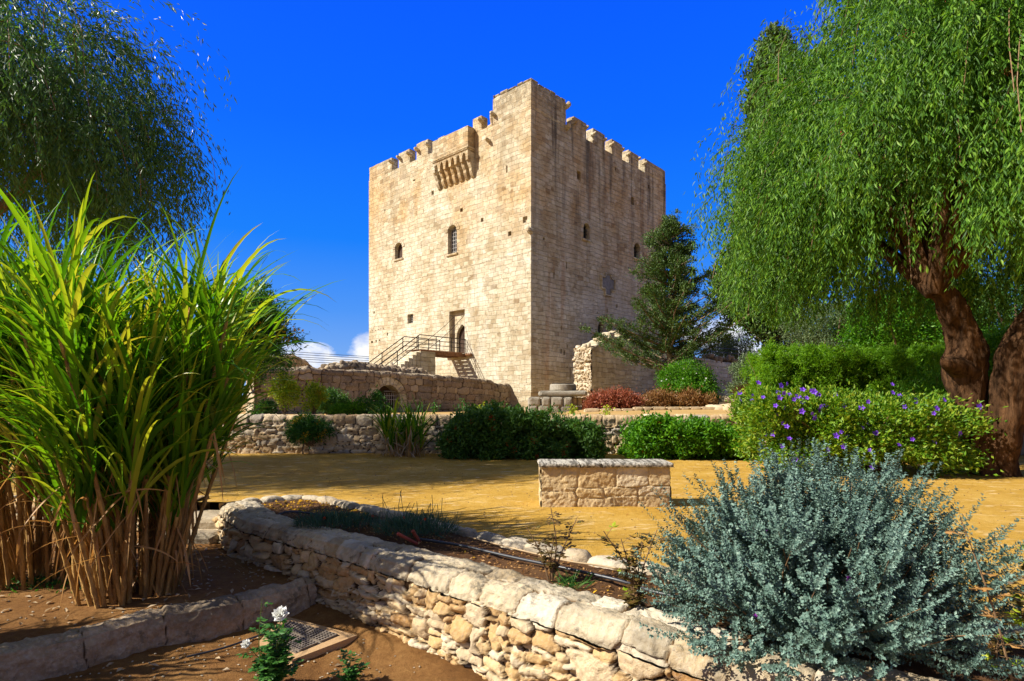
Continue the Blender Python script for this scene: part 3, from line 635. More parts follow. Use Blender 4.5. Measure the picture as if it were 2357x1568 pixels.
def stub(face, a, z, l=.36, r=.115, big=1):
    b = G(); n = 7; P = np.linspace(-l, .12, n)
    th = np.linspace(0, 2 * np.pi, 9)[:-1] + .3; V = []
    for p in P:
        s = 1.0 if p > -l * .5 else 1 - .45 * ((-p - l * .5) / (l * .5)) ** 2
        lift = 0 if p > -l * .5 else .05
        for t in th: V.append((p, a + r * big * s * np.cos(t) * 1.0, z + lift + r * big * s * np.sin(t) * 1.15))
    V = np.array(V); V = V + np.stack([fbm(V, 4, 2, 7 + k) for k in range(3)], -1) * .04
    if face == 'R': V = V[:, [1, 0, 2]]
    i, j = np.meshgrid(np.arange(n - 1), np.arange(8), indexing='ij'); j2 = (j + 1) % 8
    F = np.stack([i * 8 + j, i * 8 + j2, (i + 1) * 8 + j2, (i + 1) * 8 + j], -1).reshape(-1, 4); b.add(V, F); b.add(V[:8], [list(range(8))])
    b.obj('corbel', M['castle_plain'], tower, local=True)
for x, y in ((1080, 485), (605, 706), (432, 788), (270, 860), (1150, 665), (508, 750), (345, 827), (1197, 430)):
    u, z = LF(*zq(1, x, y), off=.2); stub('L', u, z)
for x, y in ((508, 495), (675, 600), (842, 692), (993, 780), (1138, 865), (608, 545), (772, 655), (930, 745), (1080, 825)):
    v, z = RF(*zq(2, x, y), off=.15); stub('R', v, z - .06, l=.26, r=.095)
stub('R', vT - .05, TTOP - .45, l=.3, r=.16); stub('R', vT - .02, TTOP - 1.75, l=.3, r=.16); stub('L', .06, LF(*zq(1, 1543, 1485))[1], l=.28, r=.16)

# machicolation
mz1 = LF(*zq(1, 975, 525), off=.6)[1]; mu0 = LF(*zq(1, 975, 620), off=.6)[0]; mu1 = LF(*zq(1, 652, 760), off=.6)[0]; mz0 = LF(*zq(1, 975, 712), off=.6)[1]
mach = G(); rough_box(mach, (-.6, mu0, mz0), (.003, mu1, mz1), .16, .012, seed=60, rnd=.05); mach = mach.obj('machicolation', M['castle'], tower, local=True)
mo = G(); rough_box(mo, (-.68, mu0 - .07, mz0 - .12), (-.0, mu1 + .07, mz0 - .004), .2, .006)
rough_box(mo, (-.63, mu0 - .03, mz0 - .22), (-.0, mu1 + .03, mz0 - .124), .2, .006)
nd = int((mu1 - mu0) / .12)
for i in range(nd): box(mo, -.66, -.632, mu0 + .12 * i + .02, mu0 + .12 * i + .08, mz0 - .21, mz0 - .135)
mo.obj('moulding', M['castle_plain'], mach, local=True)
# arcade between the corbels
zb = mz0 - .22; nC = 6; ys = np.linspace(mu0 + .12, mu1 - .12, nC + 1); ar = G()
for i in range(nC):
    a, b_ = ys[i] + .1, ys[i + 1] - .1; c = (a + b_) / 2; z0 = zb - .62
    L = [(a, z0)]; n = 7
    for t in np.linspace(0, 1, n): L.append((a + (c - a) * (1 - math.cos(t * math.pi / 2)) if t < 1 else c, z0 + .52 * math.sin(t * math.pi / 2)))
    Rr = [(2 * c - y, z) for y, z in L][::-1]; pts = L + Rr[1:]
    for (ya, za), (yb, zb2) in zip(pts[:-1], pts[1:]):
        if abs(yb - ya) < 1e-5: continue
        V = np.array([(-.58, ya, za), (-.58, yb, zb2), (-.58, yb, zb), (-.58, ya, zb), (-.36, ya, za), (-.36, yb, zb2), (-.36, yb, zb), (-.36, ya, zb)]); ar.add(V, BOXF)
    box(ar, -.575, -.37, a - .2, a, z0, zb) if i == 0 else None
    box(ar, -.575, -.37, b_, b_ + .2, z0, zb)
ar.obj('arcade', M['castle_plain'], mach, local=True)
for i in range(nC + 1):
    b = G(); y = ys[i]; zt = zb - .05; prof = []
    for k, (d_, h_) in enumerate(((.60, .55), (.44, .50), (.28, .48))):
        top = zt - [0, .50, 1.0][k]
        for t in np.linspace(0, 1, 7): prof.append((-(d_ - .17) - .17 * math.cos((t - .2) * math.pi * .62) if t > .0 else -d_, top - h_ * t))
    hw = .115 * (1 + .0 * i)
    P = [(0.1, zt)] + prof + [(0.1, prof[-1][1] - .12)]; n = len(P)
    V = np.array([(x, y - hw, z) for x, z in P] + [(x, y + hw, z) for x, z in P]); V = V + np.stack([fbm(V, 3.5, 2, 70 + k) for k in range(3)], -1) * .025
    ii = np.arange(n - 1); b.add(V, np.stack([ii, ii + 1, ii + 1 + n, ii + n], 1)); 
    for s_, o_ in ((0, 0), (1, n)):
        F = np.stack([np.full(n - 2, o_), o_ + np.arange(1, n - 1), o_ + np.arange(2, n)], 1); b.add(V, F if s_ == 0 else F[:, ::-1])
    b.obj('corbel', M['castle_plain'], mach, local=True)

# ------------------------------------------------------------------ outer stair and bridge (same local frame, own things)
def W3(x, y, z):                                     # tower-local -> world
    p = CC + BV * x + AV * y; return (p[0], p[1], z + GZ)
def rail(b, pts, h=.82, post_at=None, r=.022):
    P = np.array(pts, float)
    for hh in (h, h * .66, h * .33): tube(b, P + (0, 0, hh), r * (1.25 if hh == h else 1), 6)
    for q in post_at: tube(b, [q, (q[0], q[1], q[2] + h)], r * 1.2, 6)
U0, U1 = 5.33, 6.93; S0, S1, S2 = -2.53, -3.7, -9.0; DK = 4.65 - GZ
stair = thing('stone_staircase', 'freestanding stone staircase climbing to the bridge in front of the sunlit keep wall', 'staircase', W3((S1 + S2) / 2, 6.1, 0), ROT)
sl = np.array([(S1 + S2) / 2, 6.1, 0])
st = G(); fnm = lambda V: V - sl
rough_box(st, (S1, U0, -.3), (S0, U1, DK - .12), .16, .02, f=fnm, seed=5); ns = 19; dx = (S1 - S2) / ns; dz = DK / ns
for i in range(ns):
    x1 = S1 - dx * i; rough_box(st, (x1 - dx, U0, -.3), (x1 - .002, U1, DK - dz * (i + 1)), .2, .012, f=fnm, seed=6 + i, rnd=.03)
st.obj('stair_block', M['castle_plain'], stair, local=True)
for side, yy in (('near', U0 + .06), ('far', U1 - .06)):
    b = G(); pts = [(S1, yy, DK), (S2, yy, 0.0)]; pts = np.array(pts) - sl
    rail(b, pts, .82, [pts[0] + (pts[1] - pts[0]) * t for t in (.02, .3, .56, .82, .99)]); b.obj('railing', M['iron'], stair, local=True)
bridge = thing('footbridge', 'wooden footbridge with iron rails joining the stone stair to the arched keep door', 'bridge', W3(-1.9, 6.1, DK), ROT)
bl = np.array([-1.9, 6.1, DK]); f2 = lambda V: V - bl
b = G(); n = 16
for i in range(n):
    x0 = S1 + .02 + (0 - S1) * i / n; rough_box(b, (x0, U0, DK - .05), (x0 + (0 - S1) / n - .02, U1, DK), .3, .004, f=f2, seed=i)
b.obj('deck', M['wood'], bridge, local=True)
b = G()
for yy in (U0 + .02, (U0 + U1) / 2, U1 - .2): rough_box(b, (S1 + .05, yy, DK - .30), (-.02, yy + .18, DK - .055), .3, .008, f=f2)
b.obj('beam', M['wood'], bridge, local=True)
b = G(); tube(b, np.array([(-.12, U0 - .55, DK - .16), (-.12, U1 + .3, DK - .16)]) - bl, .09, 8); b.obj('cross_beam', M['wood'], bridge, local=True)
for yy, xe in ((U0 + .06, -.05), (U1 - .06, -.9)):
    b = G(); pts = np.array([(xe, yy, DK), (S1, yy, DK)]) - bl; rail(b, pts, .82, [pts[0] + (pts[1] - pts[0]) * t for t in (.01, .33, .66)]); b.obj('railing', M['iron'], bridge, local=True)
for (a_, c_) in (((.2, RR[1] - .25, RR[3] - .35), (-3.2, U1 - .1, DK + .02)), ((.2, RR[0] + .2, RR[3] - .3), (-3.0, U0 + .2, DK + .02))):
    a_ = np.array(a_); c_ = np.array(c_); t = np.linspace(0, 1, 24)[:, None]; P = a_ + (c_ - a_) * t; P[:, 2] -= (.3 * 4 * t * (1 - t))[:, 0] * .5
    b = G(); tube(b, P - bl, .016, 5); b.obj('chain', M['iron'], bridge, local=True)

# ------------------------------------------------------------------ ruined walls round the keep
def seg(x0, y0, x1, y1, n=8): return [tuple(np.array(W3(x0 + (x1 - x0) * t, y0 + (y1 - y0) * t, 0))[:2]) for t in np.linspace(0, 1, n)]
def plane_z(px, py, y):                              # z (world) of a pixel on the vertical plane local y = const
    k = (px - CX) / FP; ox, oy = CC + AV * y; v = (k * oy - ox) / (.678 - .7346 * k); return v, EYE + (HY - py) * (oy + .7346 * v) / FP
YW = 1.6; prof = [plane_z(*zq(5, x, y), YW) for x, y in ((2050, 1075), (1900, 1062), (1820, 1048), (1790, 1008), (1500, 985), (1040, 945), (850, 935), (300, 900), (0, 885))] + [plane_z(*zq(3, x, y), YW) for x, y in ((800, 625), (560, 610), (300, 602), (118, 640))]
prof = sorted(prof); xs = np.array([p[0] for p in prof]); zs = np.array([p[1] for p in prof]); print('wall profile', np.round(prof, 2).tolist())
XE, X0 = xs[0], -.02
front = seg(XE, YW, X0, YW, 60); zt = np.interp(np.linspace(XE, X0, 60), xs, zs) + np.random.default_rng(3).normal(size=60) * .025
fn, U, Hm, T, Vt = wall_fn(front, .75, zt, .9, flip=1)
ax_ = plane_z(893, 900, YW)[0]; ua = (ax_ - XE); zc = 1.62; ri, ro = .72, 1.10
seeds = courses(U, 0, Hm - .22, .29, .42, rg, chink=.12) + courses(U, Hm - .22, Hm, .22, .45, rg, chink=0) + courses(U, Hm, Vt, .35, .45, rg)
Hs = lambda u: np.interp(u, np.linspace(0, U, 60), zt - .9)
skip = lambda u, v: (v < Hm) & (np.abs(u - ua) < ro) & (((.9 + v / Hm * Hs(u) < zc)) | ((u - ua) ** 2 + (.9 + v / Hm * Hs(u) - zc) ** 2 < ro ** 2))
gw = thing('ruined_wall', 'shaded ruined garden wall with an arched gateway running up to the keep', 'stone wall', W3((XE + X0) / 2, YW + .3, 0), ROT)
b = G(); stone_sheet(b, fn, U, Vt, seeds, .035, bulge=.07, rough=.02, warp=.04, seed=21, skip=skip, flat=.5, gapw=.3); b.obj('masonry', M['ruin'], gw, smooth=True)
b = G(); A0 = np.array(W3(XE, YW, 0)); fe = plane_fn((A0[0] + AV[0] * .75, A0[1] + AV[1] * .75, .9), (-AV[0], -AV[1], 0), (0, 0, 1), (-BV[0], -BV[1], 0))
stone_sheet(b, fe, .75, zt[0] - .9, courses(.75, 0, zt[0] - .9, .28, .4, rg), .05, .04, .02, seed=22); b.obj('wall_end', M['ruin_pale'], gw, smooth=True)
b = G(); n = 13; gl = np.array([(XE + X0) / 2, YW + .3, 0])
for i in range(n):
    a0, a1 = math.pi * i / n + .012, math.pi * (i + 1) / n - .012
    q = [(ax_ + R_ * math.cos(a), zc - GZ + R_ * math.sin(a)) for R_, a in ((ri, a0), (ro, a0), (ro, a1), (ri, a1))]
    prism(b, q, YW - .03, YW + .6, 'R')
for s_ in (-1, 1):
    for z0, z1 in ((-.1, .25), (.26, zc - GZ)): 
        a, c = sorted((ax_ + s_ * ri, ax_ + s_ * ro)); box(b, a, c, YW - .03, YW + .6, z0, z1 - .01)
b.V = [v - gl for v in b.V]
b.obj('gate_arch', M['castle_plain'], gw, local=True)
b = G(); box(b, ax_ - ro, ax_ + ro, YW + .55, YW + .6, -.1, zc - GZ + ri); 
b.V = [v - gl for v in b.V]
b.obj('gate_door', M['door'], gw, local=True)
b = G()
for i in range(6): x = ax_ - .05 + .13 * i; tube(b, np.array([(x, YW + .2, 0), (x, YW + .2, zc - GZ + .35)]) - gl, .014, 5)
for z in (.1, .6, 1.0, .78): tube(b, np.array([(ax_ - .08, YW + .2, z), (ax_ + .66, YW + .2, z)]) - gl, .016, 5)
b.obj('grille', M['lightiron'], gw, local=True)
# tumbled rubble wall behind it
YR = 3.4; xa, za = plane_z(990, 861, YR); xb, zb_ = plane_z(752, 840, YR); n = 40
zt = np.interp(np.linspace(xb, xa, n), [xb, xb + 1, xa - 2, xa], [zb_ - .15, zb_ + .08, za + .15, za]) + np.random.default_rng(8).normal(size=n) * .05
rw = thing('rubble_wall', 'low crumbling rubble wall just behind the arched garden wall', 'stone wall', W3((xa + xb) / 2, YR + .4, 0), ROT)
fn, U, Hm, T, Vt = wall_fn(seg(xb, YR, xa, YR, n), .9, zt, .9, flip=1); b = G(); stone_sheet(b, fn, U, Vt, courses(U, 0, Vt, .26, .34, rg, jit=.5), .06, .12, .05, .09, seed=31)
for i in range(70):
    t = rg.random(); p = W3(xb + (xa - xb) * t, YR + rg.uniform(.05, .8), 0); rock(b, (p[0], p[1], np.interp(t, np.linspace(0, 1, n), zt) + rg.uniform(-.05, .1)), rg.uniform(.09, .2, 3), 500 + i, n=6)
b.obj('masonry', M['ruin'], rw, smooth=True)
# ragged stub far to the left
D0 = 42.; tops = [(600, 838), (618, 822), (640, 820), (668, 815), (672, 822), (690, 828), (702, 842), (712, 850)]
fr_ = [(at(x, y, D0)[0], D0 + i * .25) for i, (x, y) in enumerate(tops)]
fr_ = [tuple(p) for p in np.array(fr_)]; zt = [at(x, y, D0)[2] for x, y in tops]
rs = thing('ruined_wall', 'brown stub of ruined wall with stepped top on the far left skyline', 'stone wall', (fr_[3][0], D0, GZ))
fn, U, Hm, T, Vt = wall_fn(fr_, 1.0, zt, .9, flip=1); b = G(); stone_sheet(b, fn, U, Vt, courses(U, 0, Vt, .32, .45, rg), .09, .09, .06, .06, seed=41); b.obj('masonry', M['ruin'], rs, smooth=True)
# tall ruined curtain wall on the right, its broken end catching the sun
E0 = np.array([4.23, 31.0]); z0s = [(0, 4.45), (.45, 4.5), (.5, 4.72), (1.05, 4.75), (1.1, 4.98), (1.7, 4.98), (1.75, 5.22), (2.6, 5.22), (2.65, 5.4), (3.6, 5.4), (3.65, 5.05), (6, 4.8), (9, 4.7), (14, 4.6), (20.7, 4.45)]
n = 80; sv = np.linspace(0, 20.7, n); zt = np.interp(sv, [a for a, _ in z0s], [b_ for _, b_ in z0s]) + np.random.default_rng(9).normal(size=n) * .04
cw = thing('ruined_wall', 'tall ruined wall right of the keep with a broken sunlit end', 'stone wall', (E0[0], E0[1], GZ), ROT)
fn, U, Hm, T, Vt = wall_fn([tuple(E0 + BV * s_) for s_ in sv], 1.05, zt, .9, flip=1)
b = G(); stone_sheet(b, fn, U, Vt, courses(U, 0, Hm, .29, .5, rg, hv=.1, wv=.3, chink=.05, jit=.03) + courses(U, Hm, Vt, .3, .4, rg), .07, .02, .015, .015, seed=51, flat=.8, gapw=.15); b.obj('masonry', M['castle_plain'], cw, smooth=True)
b = G(); fe = plane_fn((E0[0] + AV[0] * 1.08 - BV[0] * .02, E0[1] + AV[1] * 1.08 - BV[1] * .02, .9), (-AV[0], -AV[1], 0), (0, 0, 1), (-BV[0], -BV[1], 0))
stone_sheet(b, fe, 1.12, zt[0] - .86, courses(1.12, 0, zt[0] - .86, .20, .26, rg, jit=.6), .035, .10, .12, .10, seed=52, gapw=.3)
for i in range(30):
    p = E0 + AV * rg.uniform(.1, 1.0) + BV * rg.uniform(.0, 1.4); rock(b, (p[0], p[1], zt[0] + rg.uniform(-.15, .12)), rg.uniform(.08, .18, 3), 700 + i, n=6)
for i in range(60):
    p = E0 + AV * rg.uniform(.15, 1.12) - BV * rg.uniform(-.06, .08); rock(b, (p[0], p[1], rg.uniform(1.1, 4.6)), rg.uniform(.06, .15, 3), 760 + i, n=6)
b.obj('broken_end', M['ruin_pale'], cw, smooth=True)
b = G(); 
for i in range(60):
    p = E0 + AV * rg.uniform(.0, 1.0) + BV * rg.uniform(7, 20.5); rock(b, (p[0], p[1], 4.7 + rg.uniform(-.15, .25)), rg.uniform(.12, .3, 3), 900 + i, n=6)
b.obj('rubble_top', M['ruin'], cw, smooth=True)
b = G()
for i, (a0, a1, z0, z1) in enumerate(((1.12, 1.6, 4.9, 5.16), (1.78, 2.3, 5.1, 5.42), (2.7, 3.3, 5.3, 5.62), (3.9, 4.7, 4.9, 5.2))):
    rough_box(b, (a0, .02, z0 - GZ), (a1, .75, z1 - GZ), .1, .03, seed=i, rnd=.06)
b.obj('top_block', M['castle_plain'], cw, local=True)
# pale gate pier under the cypress
pc = at(1560, 900, 33.0); pier = thing('gate_pier', 'short pale stone pier half hidden behind the cypress trunk and round bush', 'stone pier', (pc[0], 33, GZ))
b = G(); rough_box(b, (pc[0] - .4, 32.8, .9), (pc[0] + .5, 33.6, 3.0), .2, .03); rough_box(b, (pc[0] - .5, 32.7, 3.0), (pc[0] + .6, 33.7, 3.22), .2, .02); b.obj('pier', M['castle_plain'], pier)

# ------------------------------------------------------------------ wellhead with millstone
wz = 1.02; wc = (2.15, 27.4)
well = thing('stone_wellhead', 'stepped grey stone plinth of a well in front of the keep corner', 'well', (wc[0], wc[1], wz))
def bx(x, y, d): return at(x, y, d)
xl, xr = at(1216, 0, 27)[0], at(1318, 0, 27)[0]; b = G(); z1 = 1.78; nb = 4
for r_ in range(2):
    x = xl
    for i in range(nb):
        w = (xr - xl) / nb * (1.15 if (i + r_) % 2 else .85); x2 = min(xr, x + w); 
        rough_box(b, (x + .01, 26.95, wz - .1 + r_ * .38), (x2 - .005, 28.6, wz + .36 + r_ * .38), .12, .02, seed=i + r_ * 9, rnd=.06); x = x2
b.obj('lower_block', M['slab'], well)
xr2 = at(1353, 0, 27.6)[0]; b = G()
for r_ in range(2): 
    for i in range(3): a = xr + .02 + (xr2 - xr) * i / 3; rough_box(b, (a, 27.5, wz - .1 + r_ * .42), (a + (xr2 - xr) / 3 - .02, 28.7, wz + .31 + r_ * .42), .12, .03, seed=40 + i + r_ * 5, rnd=.06)
b.obj('side_block', M['ruin_pale'], well)
b = G(); rough_box(b, (at(1242, 0, 27.1)[0], 27.1, 1.79), (at(1352, 0, 27.1)[0], 28.5, 2.06), .12, .03, seed=61, rnd=.07); b.obj('cap_slab', M['slab'], well)
ms_ = thing('millstone', 'round grey millstone lying on the well plinth', 'millstone', (at(1296, 0, 27.8)[0], 27.8, 2.06))
b = G(); th = np.linspace(0, 2 * np.pi, 41)[:-1]; V = []
for r_, z in ((.18, 2.33), (.2, 2.37), (.58, 2.375), (.62, 2.34), (.63, 2.1), (.6, 2.06)): V += [(ms_.location.x + r_ * math.cos(a), 27.8 + r_ * math.sin(a), z) for a in th]
V = np.array(V); V = V + np.stack([fbm(V, 5, 3, k) for k in range(3)], -1) * .02
i, j = np.meshgrid(np.arange(5), np.arange(40), indexing='ij'); j2 = (j + 1) % 40; b.add(V, np.stack([i * 40 + j, (i + 1) * 40 + j, (i + 1) * 40 + j2, i * 40 + j2], -1).reshape(-1, 4))
b.add(V[:40], [list(range(40))]); b.obj('stone_disc', M['slab'], ms_, smooth=False)
b = G(); tube(b, [(ms_.location.x - .5, 27.8, 2.41), (ms_.location.x + .5, 27.75, 2.41)], .02, 6); tube(b, [(ms_.location.x - .5, 27.8, 2.37), (ms_.location.x - .5, 27.8, 2.42)], .02, 6); tube(b, [(ms_.location.x + .5, 27.75, 2.37), (ms_.location.x + .5, 27.75, 2.42)], .02, 6); b.obj('iron_bar', M['iron'], ms_)
# ------------------------------------------------------------------ ground levels
def zg(x, y):                                        # the one big sheet: low garden in front, castle terrace behind
    s = np.clip((y - 17.52) / .15, 0, 1); P = np.stack([x, y, x * 0], -1)
    near = -.66 + (0.02 * fbm(P, .5, 3, 2)); far = 1.03 + (.16 * np.clip((y - 18) / 6, 0, 1) + .14 * np.clip((y - 24.2) / .5, 0, 1)) * np.clip((x - 2.2) / 2.5, 0, 1)
    return near * (1 - s) + far * s
b = G(); ax = np.unique(np.concatenate([np.linspace(-60, 60, 61), -np.geomspace(60, 4000, 18), np.geomspace(60, 4000, 18)]))
ay = np.unique(np.concatenate([np.linspace(-60, 17.5, 40), [17.52, 17.67, 17.7], np.linspace(18, 60, 85), -np.geomspace(60, 3000, 12), np.geomspace(60, 4000, 18)]))
X, Y = np.meshgrid(ax, ay, indexing='ij'); Z = zg(X, Y); n = len(ay); i, j = np.meshgrid(np.arange(len(ax) - 1), np.arange(n - 1), indexing='ij'); q = i * n + j
b.add(np.stack([X, Y, Z], -1), np.stack([q, q + n, q + n + 1, q + 1], -1).reshape(-1, 4)); struct(b.obj('ground', M['sand2'], smooth=True))

DW = [(-4.1, 8.25), (-3.32, 7.2), (-2.39, 6.44), (-1.78, 5.96), (-1.24, 5.46), (-.47, 4.78), (-.08, 4.43), (.33, 4.08), (.89, 3.54), (1.3, 3.18), (1.9, 2.7), (3.5, 1.6)]      # front line of the dry stone wall
DT = [.50, .40, .41, .42, .43, .45, .46, .47, .48, .48, .48, .48]
def kerb_line():
    pts = [g(x, y, .1) for x, y in ((558, 1152), (700, 1138), (870, 1171), (1060, 1214), (1230, 1254), (1400, 1284), (1540, 1312))]
    return pts + [(2.2, 4.25), (3.3, 3.5), (4.6, 2.7), (6.5, 1.6)]
KL = kerb_line(); print('kerb', np.round(KL, 2).tolist())
def zsand(x, y):
    P = np.stack([x, y, x * 0], -1); return .012 * fbm(P, .7, 3, 5) + .008 * fbm(P, 4, 3, 6)
b = G(); sheet(b, [(-30, 8.75), (-4.3, 8.75), (-3.95, 8.3), (-3.2, 7.5), (-1.0, 5.6), (.4, 4.0), (1.5, 3.25), (2.4, 2.75), (4.2, 1.8), (9, -1), (16, -4), (30, -4), (30, 17.5), (-30, 17.5)], .16, zsand)
struct(b.obj('sand_court', M['sand'], smooth=True))
def zbed(x, y):
    P = np.stack([x, y, x * 0], -1); return .035 + .03 * fbm(P, 1.2, 3, 8) + .022 * fbm(P, 7, 4, 9) + .02 * np.clip(vnoise(P, 17, 4), 0, 1)
b = G(); poly = [(-3.7, 8.15), (-3.0, 7.4), (-1.0, 5.75), (.4, 4.15), (1.5, 3.4), (2.4, 2.9), (4.3, 1.9)] + [(x + .05, y - .05) for x, y in KL[:-1]][::-1]
sheet(b, poly, .035, zbed); struct(b.obj('flower_bed_soil', M['soil_dark'], smooth=True))
KW = [(-6.5, 2.6), (-4.4, 3.75)] + [g(x, y, -.32) for x, y in ((20, 1500), (210, 1458), (370, 1415), (500, 1395), (610, 1368), (725, 1338))]   # low kerb wall, front line
def zlow(x, y):
    P = np.stack([x, y, x * 0], -1); return -.585 + .03 * fbm(P, .9, 3, 12) + .02 * fbm(P, 6, 4, 13) + .016 * np.clip(vnoise(P, 15, 7), 0, 1) + .05 * np.exp(-((x + y * .98 - 4.05 + .2) / .25) ** 2)
b = G(); sheet(b, [(-9, -2), (-9, 3.0), (-6.5, 2.7)] + [(x, y + .12) for x, y in KW[1:]] + [(-1.75, 5.95), (-1.1, 5.45), (.3, 3.9), (1.3, 3.1), (3.7, 1.6), (6, 0), (6, -2)], .035, zlow); struct(b.obj('garden_soil', M['soil'], smooth=True))
def zcane(x, y):
    P = np.stack([x, y, x * 0], -1); return -.385 + .03 * fbm(P, 1.1, 3, 22) + .018 * fbm(P, 7, 4, 23)
b = G(); sheet(b, [(-16, 8.8), (-16, 2.6), (-6.6, 2.6)] + [(x, y + .03) for x, y in KW[1:]] + [(-1.85, 5.85), (-2.4, 6.6), (-3.4, 7.4), (-3.9, 8.0), (-4.2, 8.8)], .04, zcane); struct(b.obj('cane_bed_soil', M['soil'], smooth=True))

# ------------------------------------------------------------------ dry stone wall
r2 = np.random.default_rng(11)
root = thing('dry_stone_wall', 'sunlit dry stone wall with pale coping running diagonally across the foreground', 'stone wall', (0.14, 3.8, -.6))
fn, U, Hm, T, Vt = wall_fn(DW, DT, [.05] * 12, [-.68] * 12, flip=1, batter=.075)
sd = courses(U, 0, Hm - .12, .10, .135, r2, hv=.6, wv=.65, chink=.33, jit=.5) + courses(U, Hm - .12, Hm + .20, .32, .36, r2, hv=0, wv=.4, chink=0, jit=.05) + courses(U, Hm + .20, Hm + T + .05, .28, .45, r2, chink=.1, jit=.1) + courses(U, Hm + T + .05, Vt, .2, .3, r2)
sp = Hm - .12
A = G(); B_ = G()
def split(lo, hi): return lambda u, v: (v < lo) | (v >= hi)
stone_sheet(A, fn, U, Vt, sd, .0115, bulge=.075, rough=.020, warp=.045, seed=61, gapw=.24, skip=split(-1, sp))
A.obj('stonework', M['rubble'], root, smooth=True)
stone_sheet(B_, fn, U, Vt, sd, .0115, bulge=.032, rough=.022, warp=.045, seed=61, gapw=.10, skip=split(sp, 99), flat=.8)
B_.obj('coping', M['coping'], root, smooth=True)
b = G(); fe = plane_fn((-4.1 + .3, 8.25 + .42, -.6), (-.55, -.8, 0), (0, 0, 1), (-.82, .56, 0)); stone_sheet(b, fe, .56, .68, courses(.56, 0, .68, .12, .2, r2, jit=.3), .015, .03, .015, seed=63)
b.obj('wall_end', M['rubble'], root, smooth=True)

# cross wall behind the canes, with the little steps beside it
cw2 = thing('garden_wall', 'low shaded stone wall behind the sugar cane at the far edge of the sunken bed', 'stone wall', (-8, 8.75, -.45))
fn, U, Hm, T, Vt = wall_fn([(-15, 8.7), (-8, 8.72), (-4.75, 8.75)], .4, .03, -.5, flip=1, batter=.03)
b = G(); stone_sheet(b, fn, U, Vt, courses(U, 0, Hm, .16, .3, r2, chink=.3, jit=.3) + courses(U, Hm, Vt, .3, .4, r2), .025, .035, .015, .04, seed=71); b.obj('stonework', M['rubble'], cw2, smooth=True)
stp = thing('garden_steps', 'two worn stone steps between the cane bed and the sand court', 'steps', (-4.3, 8.2, -.4))
b = G(); rough_box(b, (-4.85, 7.75, -.45), (-3.95, 8.2, -.26), .08, .02, seed=3, rnd=.05); b.obj('step', M['limestone'], stp)
b = G(); rough_box(b, (-4.85, 8.2, -.45), (-3.95, 8.9, -.12), .08, .02, seed=4, rnd=.05); b.obj('step', M['limestone'], stp)

# ------------------------------------------------------------------ low kerb wall, lower left
kw = thing('kerb_wall', 'low curved wall of long weathered kerb blocks edging the sugar cane bed', 'kerb', (-3, 4.6, -.58))
fn, U, Hm, T, Vt = wall_fn(KW, .24, [-.335] * 8, [-.66] * 8, flip=1, batter=.01)
sd = [(u_ + .0, Hm * .5 + .1, w_ / 2, .42) for u_, w_ in zip(np.cumsum([.3] + [.62] * 12), [.5, .75, .6, .66, .55, .7, .6, .66, .7, .6, .6, .6, .6])] + courses(U, Hm + T, Vt, .3, .5, r2)
b = G(); stone_sheet(b, fn, U, Vt, sd, .014, bulge=.022, rough=.026, warp=.06, seed=81, gapw=.07, flat=.85); b.obj('kerb_blocks', M['kerb'], kw, smooth=True)

# ------------------------------------------------------------------ stone edging of the raised bed
ke = thing('stone_edging', 'curving row of rounded pale stones edging the raised flower bed', 'edging', (KL[3][0], KL[3][1], 0))
P = curve([(x, y, 0) for x, y in KL], 10); s = np.concatenate([[0], np.cumsum(np.linalg.norm(np.diff(P, axis=0), axis=1))]); u = 0; k = 0; b = G()
while u < s[-1] - .2:
    w = r2.uniform(.24, .5); c = [np.interp(u + w / 2, s, P[:, a]) for a in range(2)]; e = [np.interp(u + w, s, P[:, a]) - np.interp(u, s, P[:, a]) for a in range(2)]; th = math.atan2(e[1], e[0]); cs, sn = math.cos(th), math.sin(th)
    def f(V, c=c, cs=cs, sn=sn): return np.stack([c[0] + V[..., 0] * cs - V[..., 1] * sn, c[1] + V[..., 0] * sn + V[..., 1] * cs, V[..., 2]], -1)
    rock(b, (0, r2.normal() * .02, .02), (w * .52, r2.uniform(.08, .12), r2.uniform(.07, .11)), 1000 + k, n=14, amp=.22, f=f); u += w * .97; k += 1
b.obj('edging_stones', M['limestone'], ke, smooth=True)

# ------------------------------------------------------------------ retaining wall of the castle terrace
rt = thing('retaining_wall', 'long dry stone retaining wall holding up the castle terrace behind the shrubs', 'stone wall', (0, 17.3, 0))
fn, U, Hm, T, Vt = wall_fn([(-16, 17.35), (-8, 17.32), (0, 17.3), (9, 17.3), (20, 17.3)], .42, 1.08, -.05, flip=1, batter=.03)
b = G(); sd = courses(U, 0, Hm - .24, .15, .24, r2, hv=.5, wv=.45, chink=.3, jit=.45) + courses(U, Hm - .24, Hm + .3, .54, .42, r2, hv=0, wv=.3, chink=0, jit=.02) + courses(U, Hm + .3, Vt, .2, .5, r2)
stone_sheet(b, fn, U, Vt, sd, .03, bulge=.06, rough=.025, warp=.05, seed=91, gapw=.26); b.obj('stonework', M['retain'], rt, smooth=True)

